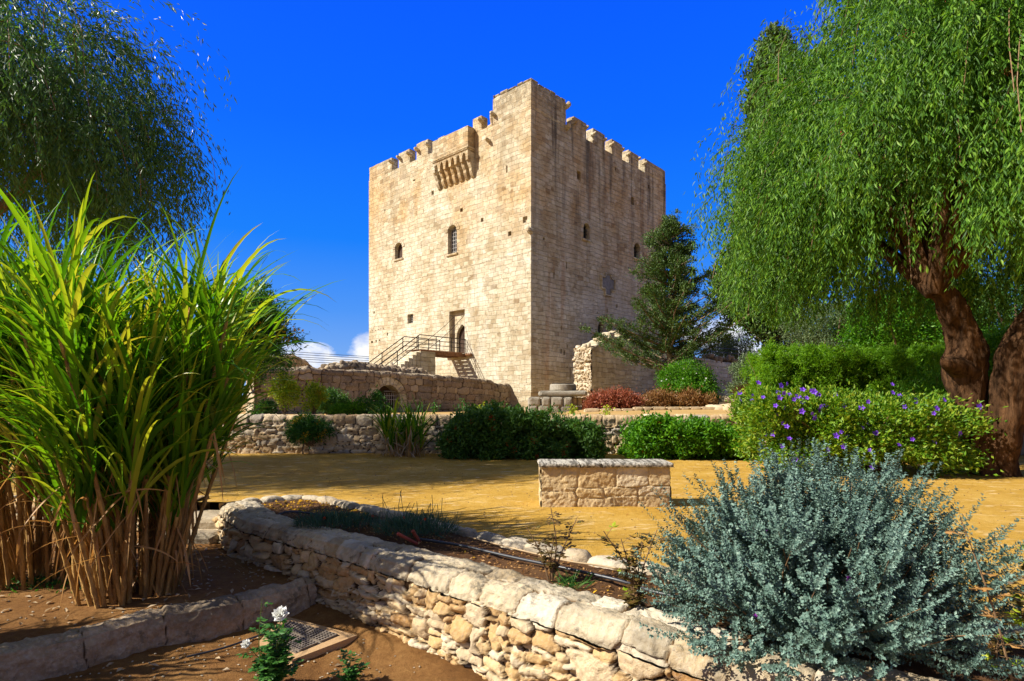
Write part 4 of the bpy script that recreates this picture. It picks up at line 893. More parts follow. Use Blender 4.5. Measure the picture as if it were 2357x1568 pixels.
# ------------------------------------------------------------------ bench
bx0, bx1, by0, by1, bh = at(1247, 0, 8.42)[0], at(1541, 0, 8.42)[0], 8.42, 8.92, .565
bench = thing('stone_bench', 'long masonry bench with a striped grey slab seat standing on the sand', 'bench', ((bx0 + bx1) / 2, 8.67, 0))
b = G(); w = bx1 - bx0
blk = [(0, .0, .27, .21), (.27, .0, .31, .12), (.58, .0, .17, .16), (.75, .0, .25, .15), (.27, .13, .22, .13), (.49, .16, .26, .12), (.75, .15, .25, .16), (0, .22, .26, .05), (0, .28, .28, .28), (.28, .28, .30, .28), (.58, .28, .26, .28), (.84, .28, .16, .28)]
sd = [((a + c / 2) * w, z + h / 2, c * w / 2, h / 2) for a, z, c, h in blk]
stone_sheet(b, plane_fn((bx0, by0, 0), (1, 0, 0), (0, 0, 1), (0, -1, 0)), w, bh, sd, .011, .026, .014, .02, seed=101, gapw=.22, flat=.7, p=5)
for o, du, nn, sd_ in (((bx1, by0, 0), (0, 1, 0), (1, 0, 0), 102), ((bx0, by1, 0), (0, -1, 0), (-1, 0, 0), 103)):
    stone_sheet(b, plane_fn(o, du, (0, 0, 1), nn), by1 - by0, bh, courses(by1 - by0, 0, bh, .28, .5, r2, chink=0), .02, .02, .015, .02, seed=sd_, flat=.8)
stone_sheet(b, plane_fn((bx1, by1, 0), (-1, 0, 0), (0, 0, 1), (0, 1, 0)), w, bh, courses(w, 0, bh, .28, .5, r2, chink=0), .02, .02, .015, .02, seed=104, flat=.8)
b.obj('base', M['block'], bench, smooth=True)
def m_benchslab():
    t = NT('bench_slab'); tc = t.n('ShaderNodeTexCoord'); ob = tc.outputs['Object']; mp = t.n('ShaderNodeMapping'); mp.inputs['Rotation'].default_value = (0, 0, .9); mp.inputs['Scale'].default_value = (1, .12, 1); t.l(ob, mp.inputs[0])
    n0 = t.noise(mp.outputs[0], 26, 4, .6); n1 = t.noise(ob, 12, 8, .7); c = t.ramp(n1, [(.35, (.28, .26, .22)), (.6, (.54, .50, .42))]); c = t.mix(t.ramp(n0, [(.46, 0.0), (.54, .85)]), c, (.08, .07, .055))
    t.bsdf(c, .9, n1, .5, .02); return t.m
M['bslab'] = m_benchslab(); b = G(); xs_ = [at(1240, 0, 8.36)[0], bx0 + w * .3, bx0 + w * .47, at(1553, 0, 8.36)[0]]
for i in range(3): rough_box(b, (xs_[i] + .004, 8.36, bh + .002), (xs_[i + 1] - .004, 8.99, bh + .072), .05, .006, seed=5 + i, rnd=.015)
b.obj('seat_slab', M['bslab'], bench)

# ------------------------------------------------------------------ manhole cover
zf = -.53; q = [g(x, y, zf) for x, y in ((596, 1476), (655, 1418), (822, 1462), (672, 1519))]; q = np.array(q); c = q.mean(0)
mh = thing('manhole', 'square iron grid manhole cover set in a concrete frame on the soil', 'manhole', (c[0], c[1], zf))
def quad(u, v): return (q[0] * (1 - u) + q[3] * u) * (1 - v) + (q[1] * (1 - u) + q[2] * u) * v
def qb(b, u0, u1, v0, v1, z0, z1):
    c4 = [quad(u0, v0), quad(u1, v0), quad(u1, v1), quad(u0, v1)]; V = [(x, y, z) for z in (z0, z1) for x, y in c4]; b.add(V, BOXF)
b = G(); qb(b, 0, 1, 0, .13, zf - .08, zf); qb(b, 0, 1, .87, 1, zf - .08, zf); qb(b, 0, .13, .13, .87, zf - .08, zf); qb(b, .87, 1, .13, .87, zf - .08, zf); b.obj('frame', M['concrete'], mh)
b = G(); qb(b, .135, .865, .135, .865, zf - .05, zf + .004); cov = b.obj('cover', M['grate'], mh)
b = G(); n = 14
for i in range(n + 1):
    for j in range(n):
        a = .15 + .7 * i / n; c0 = .15 + .7 * j / n; qb(b, a - .009, a + .009, c0 + .003, c0 + .7 / n - .004, zf + .004, zf + .017) if (j % 7) else None
        qb(b, c0 + .003, c0 + .7 / n - .004, a - .006, a + .006, zf + .004, zf + .014) if (j % 7) else None
b.obj('tread_bars', M['grate'], cov)

# ------------------------------------------------------------------ hoses, stakes, sprinklers
def hose(name, label, pts, r, mat, cat='hose'):
    P = curve(pts, 10); b = G(); root_ = thing(name, label, cat, tuple(P[0])); tube(b, P, r, 8); b.obj('pipe', mat, root_, smooth=True); return root_, P
def gp(x, y, z): a = g(x, y, z); return (a[0], a[1], z)
h1, hp = hose('irrigation_hose', 'black irrigation hose lying along the soil of the raised bed', [gp(960, 1240, .09), gp(1060, 1256, .085), gp(1180, 1283, .08), gp(1300, 1308, .09), gp(1420, 1335, .08), gp(1540, 1370, .08), (1.9, 3.95, .07), (2.9, 3.2, .07)], .014, M['hose'])
for k in (14, 26, 37, 48): b = G(); tube(b, [hp[k] - (0, 0, .004), hp[k] + (.03, .0, .0)], .019, 8); b.obj('connector', M['iron'], h1)
hose('irrigation_hose', 'thin tan hose lying beside the black hose in the raised bed', [gp(1080, 1236, .08), gp(1180, 1262, .075), gp(1300, 1290, .08), gp(1380, 1302, .07), gp(1440, 1312, .07)], .008, M['hosetan'])
hose('irrigation_hose', 'thin hose along the foot of the low kerb wall', [gp(430, 1512, -.56), gp(520, 1490, -.56), gp(600, 1462, -.56), gp(700, 1432, -.55)], .009, M['hose'])
hose('irrigation_hose', 'short black hose loop near the far corner of the raised bed', [gp(640, 1186, .09), gp(662, 1178, .12), gp(700, 1180, .1), gp(735, 1185, .08)], .012, M['hose'])
for (x, y, x2, y2) in ((915, 1228, 960, 1252), (950, 1222, 966, 1248)):
    st_ = thing('wooden_stake', 'reddish stake lying among the blue-green plants' if x == 915 else 'short reddish stake stuck in the bed soil beside the hose', 'stake', gp(x2, y2, .05)); b = G(); tube(b, [gp(x, y, .2), gp(x2, y2, .06)], .018, 6); b.obj('stick', m_plain('red_stake', (.30, .06, .035), .7) if x == 915 else bpy.data.materials['red_stake'], st_)
for x, y, t_ in ((1400, 1032, 'left'), (1607, 1000, 'right')):
    pass

# ------------------------------------------------------------------ terrace kerb, rock ledges, steps on the right
tk = thing('terrace_kerb', 'low rough stone kerb edging the raised sand in front of the rust coloured bushes', 'kerb', (4.5, 24.2, 1.03))
b = G(); x = at(1345, 0, 24.2)[0]; k = 0
while x < at(1650, 0, 24.2)[0]:
    w = r2.uniform(.35, .7); rough_box(b, (x, 24.05 + .06 * math.sin(x), .98), (x + w - .01, 24.5, 1.325 if x > 5 else 1.25), .1, .025, seed=k, rnd=.04); x += w; k += 1
b.obj('kerb_stones', M['ruin_pale'], tk)
led = [((1640, 1770), 24.3, 1.0, 1.52, 'low pale limestone ledge beside the end of the terrace kerb'), ((1655, 1745), 26.3, 1.2, 1.78, 'upper limestone ledge below the pile of dry plants'), ((1700, 1790), 22.8, 1.0, 1.30, 'lowest rough limestone ledge left of the tall green hedge')]
for i, ((xa_, xb_), d, z0, z1, lab) in enumerate(led):
    x0, x1 = at(xa_, 0, d)[0], at(xb_, 0, d)[0]; r_ = thing('rock_ledge', lab, 'rock', ((x0 + x1) / 2, d, z0), group='limestone ledges'); b = G()
    for k in range(5): rock(b, (x0 + (x1 - x0) * (k + .5) / 5, d + r2.uniform(-.1, .5), (z0 + z1) / 2 - .08), ((x1 - x0) * .16, .5, (z1 - z0) * .55 + r2.uniform(-.05, .05)), 1300 + i * 9 + k, n=12, amp=.35)
    b.obj('rock', M['ruin_pale'], r_, smooth=True)
sg = thing('stone_steps', 'dark shallow stone steps behind the second rust coloured bush', 'steps', (8.2, 27.2, 1.3)); b = G(); rough_box(b, (at(1640, 0, 27)[0], 27, 1.2), (at(1700, 0, 27)[0], 27.5, 1.58), .15, .03); b.obj('step', M['ruin_pale'], sg)
b = G(); rough_box(b, (at(1640, 0, 27.5)[0], 27.52, 1.2), (at(1690, 0, 27.5)[0], 28.2, 1.72), .15, .03); b.obj('step', M['ruin_pale'], sg)
bw = thing('stone_block_wall', 'grey block wall glimpsed between the two leaning trunks on the right', 'stone wall', (14, 17.5, 0)); x0 = at(2245, 0, 17)[0]
b = G(); rough_box(b, (x0, 16.6, -.05), (x0 + 1.6, 17.25, 1.52), .1, .05, rnd=.1); b.obj('block', M['slab'], bw)
b = G(); rough_box(b, (x0 + .9, 14.6, -.05), (x0 + 6, 15.1, .32), .1, .04, rnd=.06); b.obj('low_block', M['ruin_pale'], bw)

# ------------------------------------------------------------------ power cables
def cable(label, a, c, d1, d2, sag, grp):
    A_ = at(*a, d1); C_ = at(*c, d2); v = C_ - A_; A_ = A_ - v * .6; C_ = C_ + v * 1.2; t = np.linspace(0, 1, 24)[:, None]; P = A_ + (C_ - A_) * t; P[:, 2] -= (sag * 4 * t * (1 - t))[:, 0]
    b = G(); tube(b, P, .028, 5); tag(b.obj('power_cable', M['cable']), label, 'cable', grp)
for i, (ya, yb) in enumerate(((801, 816), (807, 820), (813, 825), (818, 829), (824, 834))):
    cable(['topmost of the five cables across the sky left of the keep', 'second cable from the top left of the keep', 'middle one of the five cables left of the keep', 'fourth cable from the top left of the keep', 'lowest of the five cables left of the keep'][i], (610, ya), (850, yb), 60, 64, .25, 'power cables left of the keep')
for i, (ya, yb) in enumerate(((795, 808), (805, 818))):
    cable(['upper of the two cables right of the cypress', 'lower of the two cables right of the cypress'][i], (1620, ya), (1757, yb), 45, 48, .1, 'power cables right of the cypress')

# ------------------------------------------------------------------ litter
def scatter(name, label, cat, regions, n, L, mat, seed, zf_, peb=False, up=.9):
    r_ = np.random.default_rng(seed); C = []
    for (poly, frac) in regions:
        a = np.array(poly); k = int(n * frac * 3); P = r_.uniform(a.min(0), a.max(0), (k, 2)); P = P[inpoly(P[:, 0], P[:, 1], poly)][:int(n * frac)]; C.append(np.column_stack([P, zf_(P[:, 0], P[:, 1]) + .006]))
    C = np.concatenate(C); b = G()
    if peb:
        for k, c in enumerate(C): rock(b, c, r_.uniform(.4, 1, 3) * L * (1, 1, .6), seed + k % 40, n=3)
    else:
        D = r_.normal(size=(len(C), 3)); D[:, 2] = abs(D[:, 2]) * .25; leaves(b, C, D, L * r_.uniform(.6, 1.3, len(C)), L * .5, r_, N=np.tile([0, 0, 1.], (len(C), 1)) + r_.normal(size=(len(C), 3)) * .3)
    return tag(b.obj(name, mat), label, cat, kind='stuff')
LOW = [(-4.5, 2.0), (-4.4, 3.7), (-1.9, 5.7), (-1.4, 5.2), (1.0, 2.9), (2, 1.5)]
scatter('pebbles', 'scattered small pale pebbles on the brown soil', 'pebbles', [(LOW, 1)], 900, .012, M['limestone'], 31, zlow, True)
scatter('pebbles', 'small stones scattered on the soil under the sugar cane', 'pebbles', [([(-7, 3), (-2, 6), (-4, 8.4), (-9, 8.4)], 1)], 400, .013, M['limestone'], 37, zcane, True)
BED = [(-3.4, 7.9), (-2.9, 7.5), (-.9, 5.9), (.5, 4.4), (1.6, 3.6), (1.9, 4.2), (.6, 5.3), (-.7, 6.4), (-3.1, 8.8)]
scatter('fallen_leaves', 'yellow and brown leaf litter on the flower bed soil', 'fallen leaves', [(BED, 1)], 2600, .035, M['L_dry'], 33, zbed)
scatter('fallen_petals', 'bright yellow fallen petals in the corner of the raised bed', 'fallen petals', [([(-3.6, 8.3), (-2.2, 7.3), (-1.6, 7.5), (-3.1, 8.9)], .8), (BED, .2)], 260, .05, M['yflower'], 35, zbed)
scatter('fallen_leaves', 'scattered dry leaves and specks on the sand court', 'fallen leaves', [([(-6, 9), (-1, 7.5), (3, 5), (9, 9), (9, 16), (-6, 16)], 1)], 1100, .034, M['L_dry'], 36, zsand)
scatter('pebbles', 'dark little stones and specks scattered over the sand court', 'pebbles', [([(-6, 9), (-1, 7.5), (3, 5), (9, 9), (9, 16), (-6, 16)], 1)], 700, .014, M['twig'], 39, zsand, True)
scatter('fallen_leaves', 'straw and dead leaves under the sugar cane', 'fallen leaves', [([(-7, 5), (-3.6, 4.9), (-2.2, 6.3), (-4.2, 8), (-7, 8)], .8), (LOW, .2)], 500, .07, M['L_straw'], 38, lambda x, y: np.where(y > (x + 4.4) * .75 + 3.8, zcane(x, y), zlow(x, y)))
# ------------------------------------------------------------------ plants
def randdir(r, n): return unit(r.normal(size=(n, 3)))
def flower_mesh(kind, mat, r):
    b = G()
    if kind == 'flat':                                # five spread petals
        a = np.arange(5) * 2 * np.pi / 5; D = np.stack([np.cos(a), np.sin(a), a * 0 + .25], 1); leaves(b, np.zeros((5, 3)), D, 1.0, .9, r, N=np.tile([0, 0, 1.], (5, 1)))
        leaves(b, np.zeros((5, 3)), D * (1, 1, 4), .4, .3, r)
    elif kind == 'cluster': 
        C = r.normal(size=(40, 3)) * (.5, .5, .3); leaves(b, C, C + r.normal(size=(40, 3)) * .3 + (0, 0, .3), .42, .34, r)
    elif kind == 'rose':
        for k, (nn, el, L) in enumerate(((6, .25, 1.0), (6, .7, .95), (5, 1.2, .8), (4, 1.9, .7), (3, 3.5, .6))):
            a = np.arange(nn) * 2 * np.pi / nn + k * .6 + r.normal(size=nn) * .12; D = np.stack([np.cos(a), np.sin(a), a * 0 + el], 1); C = D * (.07, .07, .05); leaves(b, C, D, L, .85, r, N=np.stack([-np.cos(a) * el, -np.sin(a) * el, a * 0 + 1], 1), fold=-.25)
    o = b.obj('tmp', mat); me = o.data; bpy.data.objects.remove(o); return me
def put_flowers(root, me, P, size, r, name='flower', spread=.3, out=None):
    for k, p in enumerate(P):
        o = bpy.data.objects.new(name, me); COL.objects.link(o); o.parent = root; o.location = Vector(p) - root.location
        s = size * r.uniform(.75, 1.25); o.scale = (s, s, s)
        d = Vector(out[k]) if out is not None else Vector((r.normal() * spread, -1, r.normal() * spread + .4)); o.rotation_euler = d.to_track_quat('Z', 'Y').to_euler()
def blob(name, label, cat, c, R, nclump, nleaf, L, W, mat, seed, zb=None, dens=.55, stems=14, group=None, shape='dome', csig=.16, hang=0.0, inner=.25, boxy=None, upn=0.25, root=None, leafname='foliage', stemr=.02, stemmat='twig'):
    """shrub: leaves gathered in clumps spread through the crown's volume, on real stems"""
    r = np.random.default_rng(seed); c = np.array(c, float); R = np.array(R, float); zb = c[2] - R[2] if zb is None else zb
    if root is None: root = thing(name, label, cat, (c[0], c[1], zb), group=group)
    d = randdir(r, nclump * 3)
    if shape == 'dome': d = d[d[:, 2] > -.55]
    d = d[:nclump]
    if boxy: d = np.sign(d) * np.abs(d) ** boxy; d = d / np.max(np.abs(d), axis=1, keepdims=True) ** .8
    rad = 1 - .5 * r.random(len(d)) ** 2.2; K = c + d * R * rad[:, None] * (1 + .16 * fbm(d, 2.1, 3, seed)[:, None])
    sz = r.uniform(.6, 1.35, len(K)); w = sz ** 2; idx = r.choice(len(K), int(nleaf * (1 - inner)), p=w / w.sum())
    P = K[idx] + r.normal(size=(len(idx), 3)) * (csig * R.mean()) * sz[idx][:, None]
    D = d[idx] * .6 + r.normal(size=P.shape) * .6 + (0, 0, upn) - np.array([0, 0, hang])
    b = G(); leaves(b, P, D, L * r.uniform(.6, 1.3, len(P)), W * r.uniform(.7, 1.2, len(P)), r)
    Pi = c + randdir(r, int(nleaf * inner)) * R * (r.random((int(nleaf * inner), 1)) ** .5) * .8; Pi = Pi[Pi[:, 2] > zb]
    leaves(b, Pi, r.normal(size=Pi.shape) + (0, 0, .2), L, W, r)
    sel = b.obj(leafname, mat, root)
    if stems:
        b = G(); base = np.array([c[0], c[1], zb - .03])
        for k in r.choice(len(K), min(stems, len(K)), replace=False):
            e = K[k]; m_ = (base + e) / 2 + r.normal(size=3) * .07 * R.mean() + (0, 0, .1 * R[2]); s0 = base + r.normal(size=3) * (.09 * R[0], .09 * R[1], 0)
            tube(b, curve([s0, m_, e], 5), np.linspace(stemr, stemr * .3, 11), 5)
        b.obj('stem', M[stemmat], root)
    return root, K, d

# ---- pepper trees: weeping strands hung from a limb skeleton
def pepper(label, base, trunk, c, R, nstr, leaf, seed, matL, zlow, gaps=.0, ncl=70, limb_mat='bark', Lr=(1.2, 2.8), extra_limbs=(), lw=(.15, .03), skipfn=None, trunks=(), core=0, dmin=-.1, cs=.22):
    r = np.random.default_rng(seed); c = np.array(c, float); R = np.array(R, float)
    root = thing('pepper_tree', label, 'tree', base)
    b = G(); P = curve(trunk[0], 22); rr = np.interp(np.linspace(0, 1, len(P)), np.linspace(0, 1, len(trunk[1])), trunk[1]); tube(b, P, rr, 44, rough=.55, seed=seed)
    b.obj('trunk', M[limb_mat], root, smooth=True)
    for tp, tr in trunks:
        b = G(); Q = curve(tp, 22); tube(b, Q, np.interp(np.linspace(0, 1, len(Q)), np.linspace(0, 1, len(tr)), tr), 44, rough=.42, seed=seed + 1); b.obj('trunk', M[limb_mat], root, smooth=True)
    d = randdir(r, ncl * 4); d = d[d[:, 2] > dmin][:ncl]; K = c + d * R * (1 - .55 * r.random((len(d), 1)) ** 1.8)
    top = P[-1]; b = G()
    for k in range(len(K)):
        if K[k, 2] < c[2] + .6 or k % 2: continue
        m_ = top + (K[k] - top) * .5 + (0, 0, .9 + .3 * r.normal()) + r.normal(size=3) * .35
        Q = curve([top - (0, 0, .3), m_, K[k]], 6); tube(b, Q, np.linspace(.09 if k % 8 else .17, .015, len(Q)), 6, rough=.2, seed=k)
    for Q in extra_limbs: Q_ = curve(Q[0], 6); tube(b, Q_, np.linspace(Q[1], Q[2], len(Q_)), 10, rough=.3, seed=3)
    b.obj('limb', M[limb_mat], root, smooth=True)
    # strands start round each cluster and hang
    idx = r.integers(0, len(K), nstr); S = K[idx] + r.normal(size=(nstr, 3)) * np.array([.75, .75, .45]) * R.mean() * cs
    keep = (np.sum(((S - c) / (R * 1.06)) ** 2, 1) < 1) ; S = S[keep]; n = len(S)
    out = unit((S - c) * (1, 1, .3)); D = unit(out * .8 + r.normal(size=(n, 3)) * .45 + (0, 0, .45)); L = r.uniform(Lr[0], Lr[1], n)
    L = np.minimum(L, np.maximum(S[:, 2] - zlow - .35 * r.random(n), .3)); seg = 9; pts = [S]; p = S.copy(); dd = D.copy()
    for k in range(seg):
        dd = unit(dd + (0, 0, -.42) + r.normal(size=(n, 3)) * .07); p = p + dd * (L / seg)[:, None]; pts.append(p.copy())
    pts = np.stack(pts, 1); bq = G(); nl = leaf
    t = np.sort(r.random((n, nl)), 1) * .97 + .02; f = t * seg; k = np.floor(f).astype(int); f = (f - k)[..., None]
    A_ = np.take_along_axis(pts, k[..., None], 1); B_ = np.take_along_axis(pts, (k + 1)[..., None], 1); Q = A_ + (B_ - A_) * f; T_ = unit(B_ - A_)
    Q = Q.reshape(-1, 3) + r.normal(size=(n * nl, 3)) * .03; T_ = T_.reshape(-1, 3); s_ = r.normal(size=Q.shape); s_ -= T_ * np.sum(s_ * T_, 1, keepdims=True); s_ = unit(s_)
    DL = T_ * .8 + s_ * .62 + (0, 0, -.35); 
    if skipfn is not None: kk = ~skipfn(Q, r); Q, DL = Q[kk], DL[kk]
    leaves(bq, Q, DL, lw[0] * r.uniform(.6, 1.25, len(Q)), lw[1] * r.uniform(.7, 1.3, len(Q)), r)
    if core:
        Pi = c + randdir(r, core) * R * (r.random((core, 1)) ** .45) * .85; Pi = Pi[Pi[:, 2] > zlow + .9]; leaves(bq, Pi, r.normal(size=Pi.shape) * .4 - (0, 0, 1.0), lw[0] * 1.3, lw[1] * 1.8, r)
    bq.obj('crown', matL, root)
    b = G()
    for k in r.choice(n, min(n, 420), replace=False): tube(b, pts[k][::2], .007, 3, cap=False)
    b.obj('hanging_twigs', M['twig'], root)
    return root, pts, r

tb = g(2290, 1093, 0); tx, ty = tb
def tp(px, py, d): return tuple(at(px, py, d))
rootR, ptsR, rr_ = pepper('large weeping pepper tree with two thick gnarled trunks filling the right side', (tx, ty, 0),
    ([(tx - .10, ty, -.15), tp(2268, 1040, 12.1), tp(2232, 950, 12.2), tp(2222, 860, 12.2), tp(2222, 790, 12.2), tp(2190, 715, 12.1), tp(2150, 640, 12.0)], [.42, .30, .33, .35, .40, .33, .30, .22]),
    (11.35, 12.9, 6.8), (5.45, 4.9, 5.4), 13500, 52, 5, M['L_pepper'], 3.25, ncl=190, cs=.09, core=7000, lw=(.145, .031), skipfn=lambda Q, r: (fbm(Q * (1, 1, .6), .95, 2, 7) < -.06 - .25 * (Q[:, 1] > 12.5)) & (r.random(len(Q)) < .86), Lr=(1.5, 3.8), dmin=-.35,
    trunks=[([(tx + .12, ty, -.15), tp(2303, 1060, 12.0), tp(2310, 990, 11.8), tp(2325, 900, 11.7), tp(2350, 800, 11.6), tp(2400, 700, 11.5), tp(2420, 600, 11.5)], [.42, .30, .30, .34, .36, .30, .2])],
    extra_limbs=[([tp(2225, 862, 12.2), tp(2200, 842, 12.0), tp(2176, 836, 11.9), tp(2166, 826, 11.85)], .30, .015)])
# a scatter of pink berry sprays
me = flower_mesh('cluster', m_leaf('pink_berry', [(.35, .05, .03), (.5, .12, .07)], trans=.1, tcol=(.4, .1, .05)), rr_)
k = rr_.choice(len(ptsR), 400); Pk = ptsR[k, rr_.integers(4, 8, 400)]; Pk = Pk[(Pk[:, 1] < 11.2)][:95]; put_flowers(rootR, me, Pk, .06, rr_, 'berry_spray')
pepper('weeping pepper tree in shade behind the sugar cane at upper left', (-11.9, 12.2, 0),
    ([(-11.9, 12.2, -.1), (-12.0, 12.2, 1.6), (-11.9, 12.1, 3.4), (-11.5, 12.0, 5.2), (-11.5, 11.9, 6.6)], [.22, .18, .14, .1, .08]),
    (-12.0, 11.7, 6.4), (4.3, 2.7, 4.4), 4800, 42, 9, M['L_pepper_dark'], 4.3, ncl=110, cs=.15, Lr=(1.8, 4.2), core=2500, lw=(.15, .028), dmin=-.05, limb_mat='bark_grey',
    extra_limbs=[([(-11.5, 12.0, 4.5), tp(110, 360, 12.2), tp(92, 270, 11.8), tp(55, 215, 11.5), tp(5, 160, 11.3)], .10, .06)])

# ---- sugar cane
def cane(label, c, rad, nst, H, seed, leafL=(1.0, 1.7), W=.045, lean=.22, nleaf=9, dry=3, group='sugar cane clumps', green=M['L_cane'], zb=-.4, dryL=1.0, top=.62, stalkr=.021, straw='L_dry', droop=.20, dmax=.8, tilt=.75, smin=None):
    r = np.random.default_rng(seed); root = thing('sugar_cane', label, 'sugar cane', (c[0], c[1], zb), group=group); P0s = []; D0s = []; Pd = []; Dd = []; Ls = []
    for i in range(nst):
        a = r.random() * 2 * np.pi; q = r.random() ** .5; p = np.array([c[0] + rad * q * math.cos(a), c[1] + rad * q * math.sin(a) * .8, zb - .05]); h = H * r.uniform(.45, 1.0)
        le = lean * (q * .8 + .35 * r.random()); d = np.array([math.cos(a) * le + r.normal() * .05, math.sin(a) * le + r.normal() * .05, 1.0])
        t = np.linspace(0, 1, 8)[:, None]; path = p + d * t * h * .62 + np.array([d[0], d[1], -.1]) * (t ** 2) * h * .12
        b = G(); n = 30; tt = np.linspace(0, 1, n); PP = np.stack([np.interp(tt, t[:, 0], path[:, k]) for k in range(3)], 1)
        rr = stalkr * (1 - .35 * tt) * (1 + .35 * (np.arange(n) % 4 == 0)); tube(b, PP, rr, 6, cap=False); b.obj('stalk', M['cane'], root, smooth=True)
        k = int(nleaf * (.7 + .6 * r.random()))
        for j in range(k):
            s = r.uniform(smin or top * .75, 1.0); q_ = np.array([np.interp(s, t[:, 0], path[:, m]) for m in range(3)]); a2 = r.random() * 2 * np.pi; u = r.uniform(.15, tilt)
            P0s.append(q_); D0s.append((math.cos(a2) * u + d[0] * .6, math.sin(a2) * u + d[1] * .6, 1.0)); Ls.append(r.uniform(*leafL))
        for j in range(dry):
            s = r.uniform(.22, .98); q_ = np.array([np.interp(s, t[:, 0], path[:, m]) for m in range(3)]); a2 = r.random() * 2 * np.pi; u = r.uniform(.3, 1.2)
            Pd.append(q_); Dd.append((math.cos(a2) * u * .45, math.sin(a2) * u * .45, .3 - 1.5 * r.random()))
    b = G(); ribbons(b, P0s, D0s, np.array(Ls), W * r.uniform(.6, 1.25, len(P0s)), r, seg=10, droop=droop); 
    b.obj('foliage', green, root, smooth=True)
    b = G(); ribbons(b, Pd, Dd, r.uniform(.35, 1.0, len(Pd)) * dryL * dmax, W * .55 * r.uniform(.4, 1.1, len(Pd)), r, seg=9, droop=.10, twist=1.2)
    b.obj('dry_leaves', M[straw], root, smooth=True)
    return root
c1 = g(292, 1365, -.38); c2 = g(95, 1320, -.38)
cane('largest sugar cane clump, green blades towering over the bed in the left foreground', c1, .46, 84, 4.9, 3, nleaf=26, leafL=(.8, 1.7), W=.045, lean=.20, dry=4, droop=.15, tilt=.72, smin=.47)
cane('sugar cane clump with bare golden stalks at the left edge, behind the largest clump', c2, .70, 66, 5.1, 4, nleaf=24, leafL=(.8, 1.8), W=.045, lean=.20, dry=4, droop=.13, tilt=.66, smin=.5)
cane('sugar cane at the left border of the view shading the low kerb wall', (-6.1, 3.55), .40, 34, 3.6, 9, nleaf=14, leafL=(.8, 1.4), W=.045, lean=.2, dry=4, droop=.15, tilt=.55, smin=.42)
cane('short clump of cane with straw coloured dead blades against the retaining wall', g(935, 1050, 0), .45, 34, 1.75, 6, leafL=(.8, 1.25), W=.05, lean=.25, nleaf=6, dry=7, zb=0, dryL=1.1, top=.2, straw='L_straw', droop=.14)

# ---- grey-green ranger bush, foreground right
def sage():
    r = np.random.default_rng(17); c = np.array([g(1885, 1445, .05)[0], 3.78, .05]); root = thing('sage_bush', 'big silvery blue-green bush with spiky shoots spilling over the wall at right', 'bush', tuple(c))
    n = 420; d = randdir(r, n * 3); d = d[d[:, 2] > -.28][:n]; n = len(d)
    d = unit(d * (1.05, .95, 1.0) + (0, -.05, .10)); L = np.array(.97) * (1 - .16 * np.clip(d[:, 2], 0, 1)) * (1 + .16 * fbm(d, 2.0, 3, 3)) * r.uniform(.72, 1.1, n) * np.where(d[:, 2] < .1, 1.02, 1.0)
    seg = 12; p = c + d * .12; dd = d.copy(); pts = [p]
    for k in range(seg):
        dd = unit(dd + (0, 0, .055) + r.normal(size=(n, 3)) * .06); p = p + dd * (L / seg)[:, None]; p[:, 2] = np.maximum(p[:, 2], .09); pts.append(p)
    pts = np.stack(pts, 1); St = G()
    for k in range(0, n, 2): tube(St, pts[k][::3], np.linspace(.009, .002, 5), 4, cap=False)
    sh = []                                        # side shoots
    m_ = 13; t = r.uniform(.22, 1.0, (n, m_)); t[:, 0] = 1.0; f = t * seg * .999; k = np.floor(f).astype(int)
    A_ = np.take_along_axis(pts, k[..., None], 1); B_ = np.take_along_axis(pts, np.minimum(k + 1, seg)[..., None], 1); Q = (A_ + (B_ - A_) * (f - k)[..., None]).reshape(-1, 3); T_ = unit(B_ - A_ + 1e-6).reshape(-1, 3)
    sd = unit(T_ * 1.0 + randdir(r, len(Q)) * .75 + (0, 0, .25)); sl_ = r.uniform(.08, .26, len(Q))
    sd[::m_] = T_[::m_]; sl_[::m_] = r.uniform(.12, .28, len(Q[::m_]))
    nl = 50; s = np.tile(np.linspace(.0, 1, nl), (len(Q), 1)) + r.normal(size=(len(Q), nl)) * .02
    C = Q[:, None] + sd[:, None] * (s * sl_[:, None])[..., None]; C = C.reshape(-1, 3); DD = np.repeat(sd, nl, 0); o_ = randdir(r, len(C)); o_ -= DD * np.sum(o_ * DD, 1, keepdims=True); o_ = unit(o_)
    C = C + o_ * .004; b = G(); leaves(b, C, DD * .55 + o_, r.uniform(.012, .024, len(C)), r.uniform(.012, .018, len(C)), r, N=DD + o_ * -.3, fold=.2)
    print('sage leaves', len(C)); b.obj('foliage', M['L_sage'], root); St.obj('stem', M['twig'], root)
    me = flower_mesh('flat', M['magenta'], r); P = Q[r.choice(len(Q), 300)]; P = P[(P[:, 1] < c[1] - .2) | (P[:, 2] > 1.0)][:9]; put_flowers(root, me, P + (0, -.03, .03), .018, r)
sage()

# ---- purple flowered shrub
def purple():
    d0 = 12.2; c = np.array([at(1978, 0, d0)[0], d0 + .3, .76])
    root, K, d = blob('flowering_shrub', 'wide lime green shrub covered in small purple flowers under the pepper tree', 'shrub', c, (2.08, 1.1, .80), 300, 46000, .095, .048, M['L_lime'], 41, zb=0, csig=.085, stems=60, boxy=.8, inner=.2, stemr=.022)
    r = np.random.default_rng(42); me = flower_mesh('flat', M['purple'], r); f = K[(d[:, 1] < -.05) | (d[:, 2] > .5)]; P = f[r.choice(len(f), 300)] + r.normal(size=(300, 3)) * .15 + (0, -.24, .12)
    w = np.clip(1.25 - (P[:, 0] - (c[0] - 2.4)) / 4.8, .15, 1); P = P[r.random(len(P)) < w][:98]; put_flowers(root, me, P, .064, r)
purple()
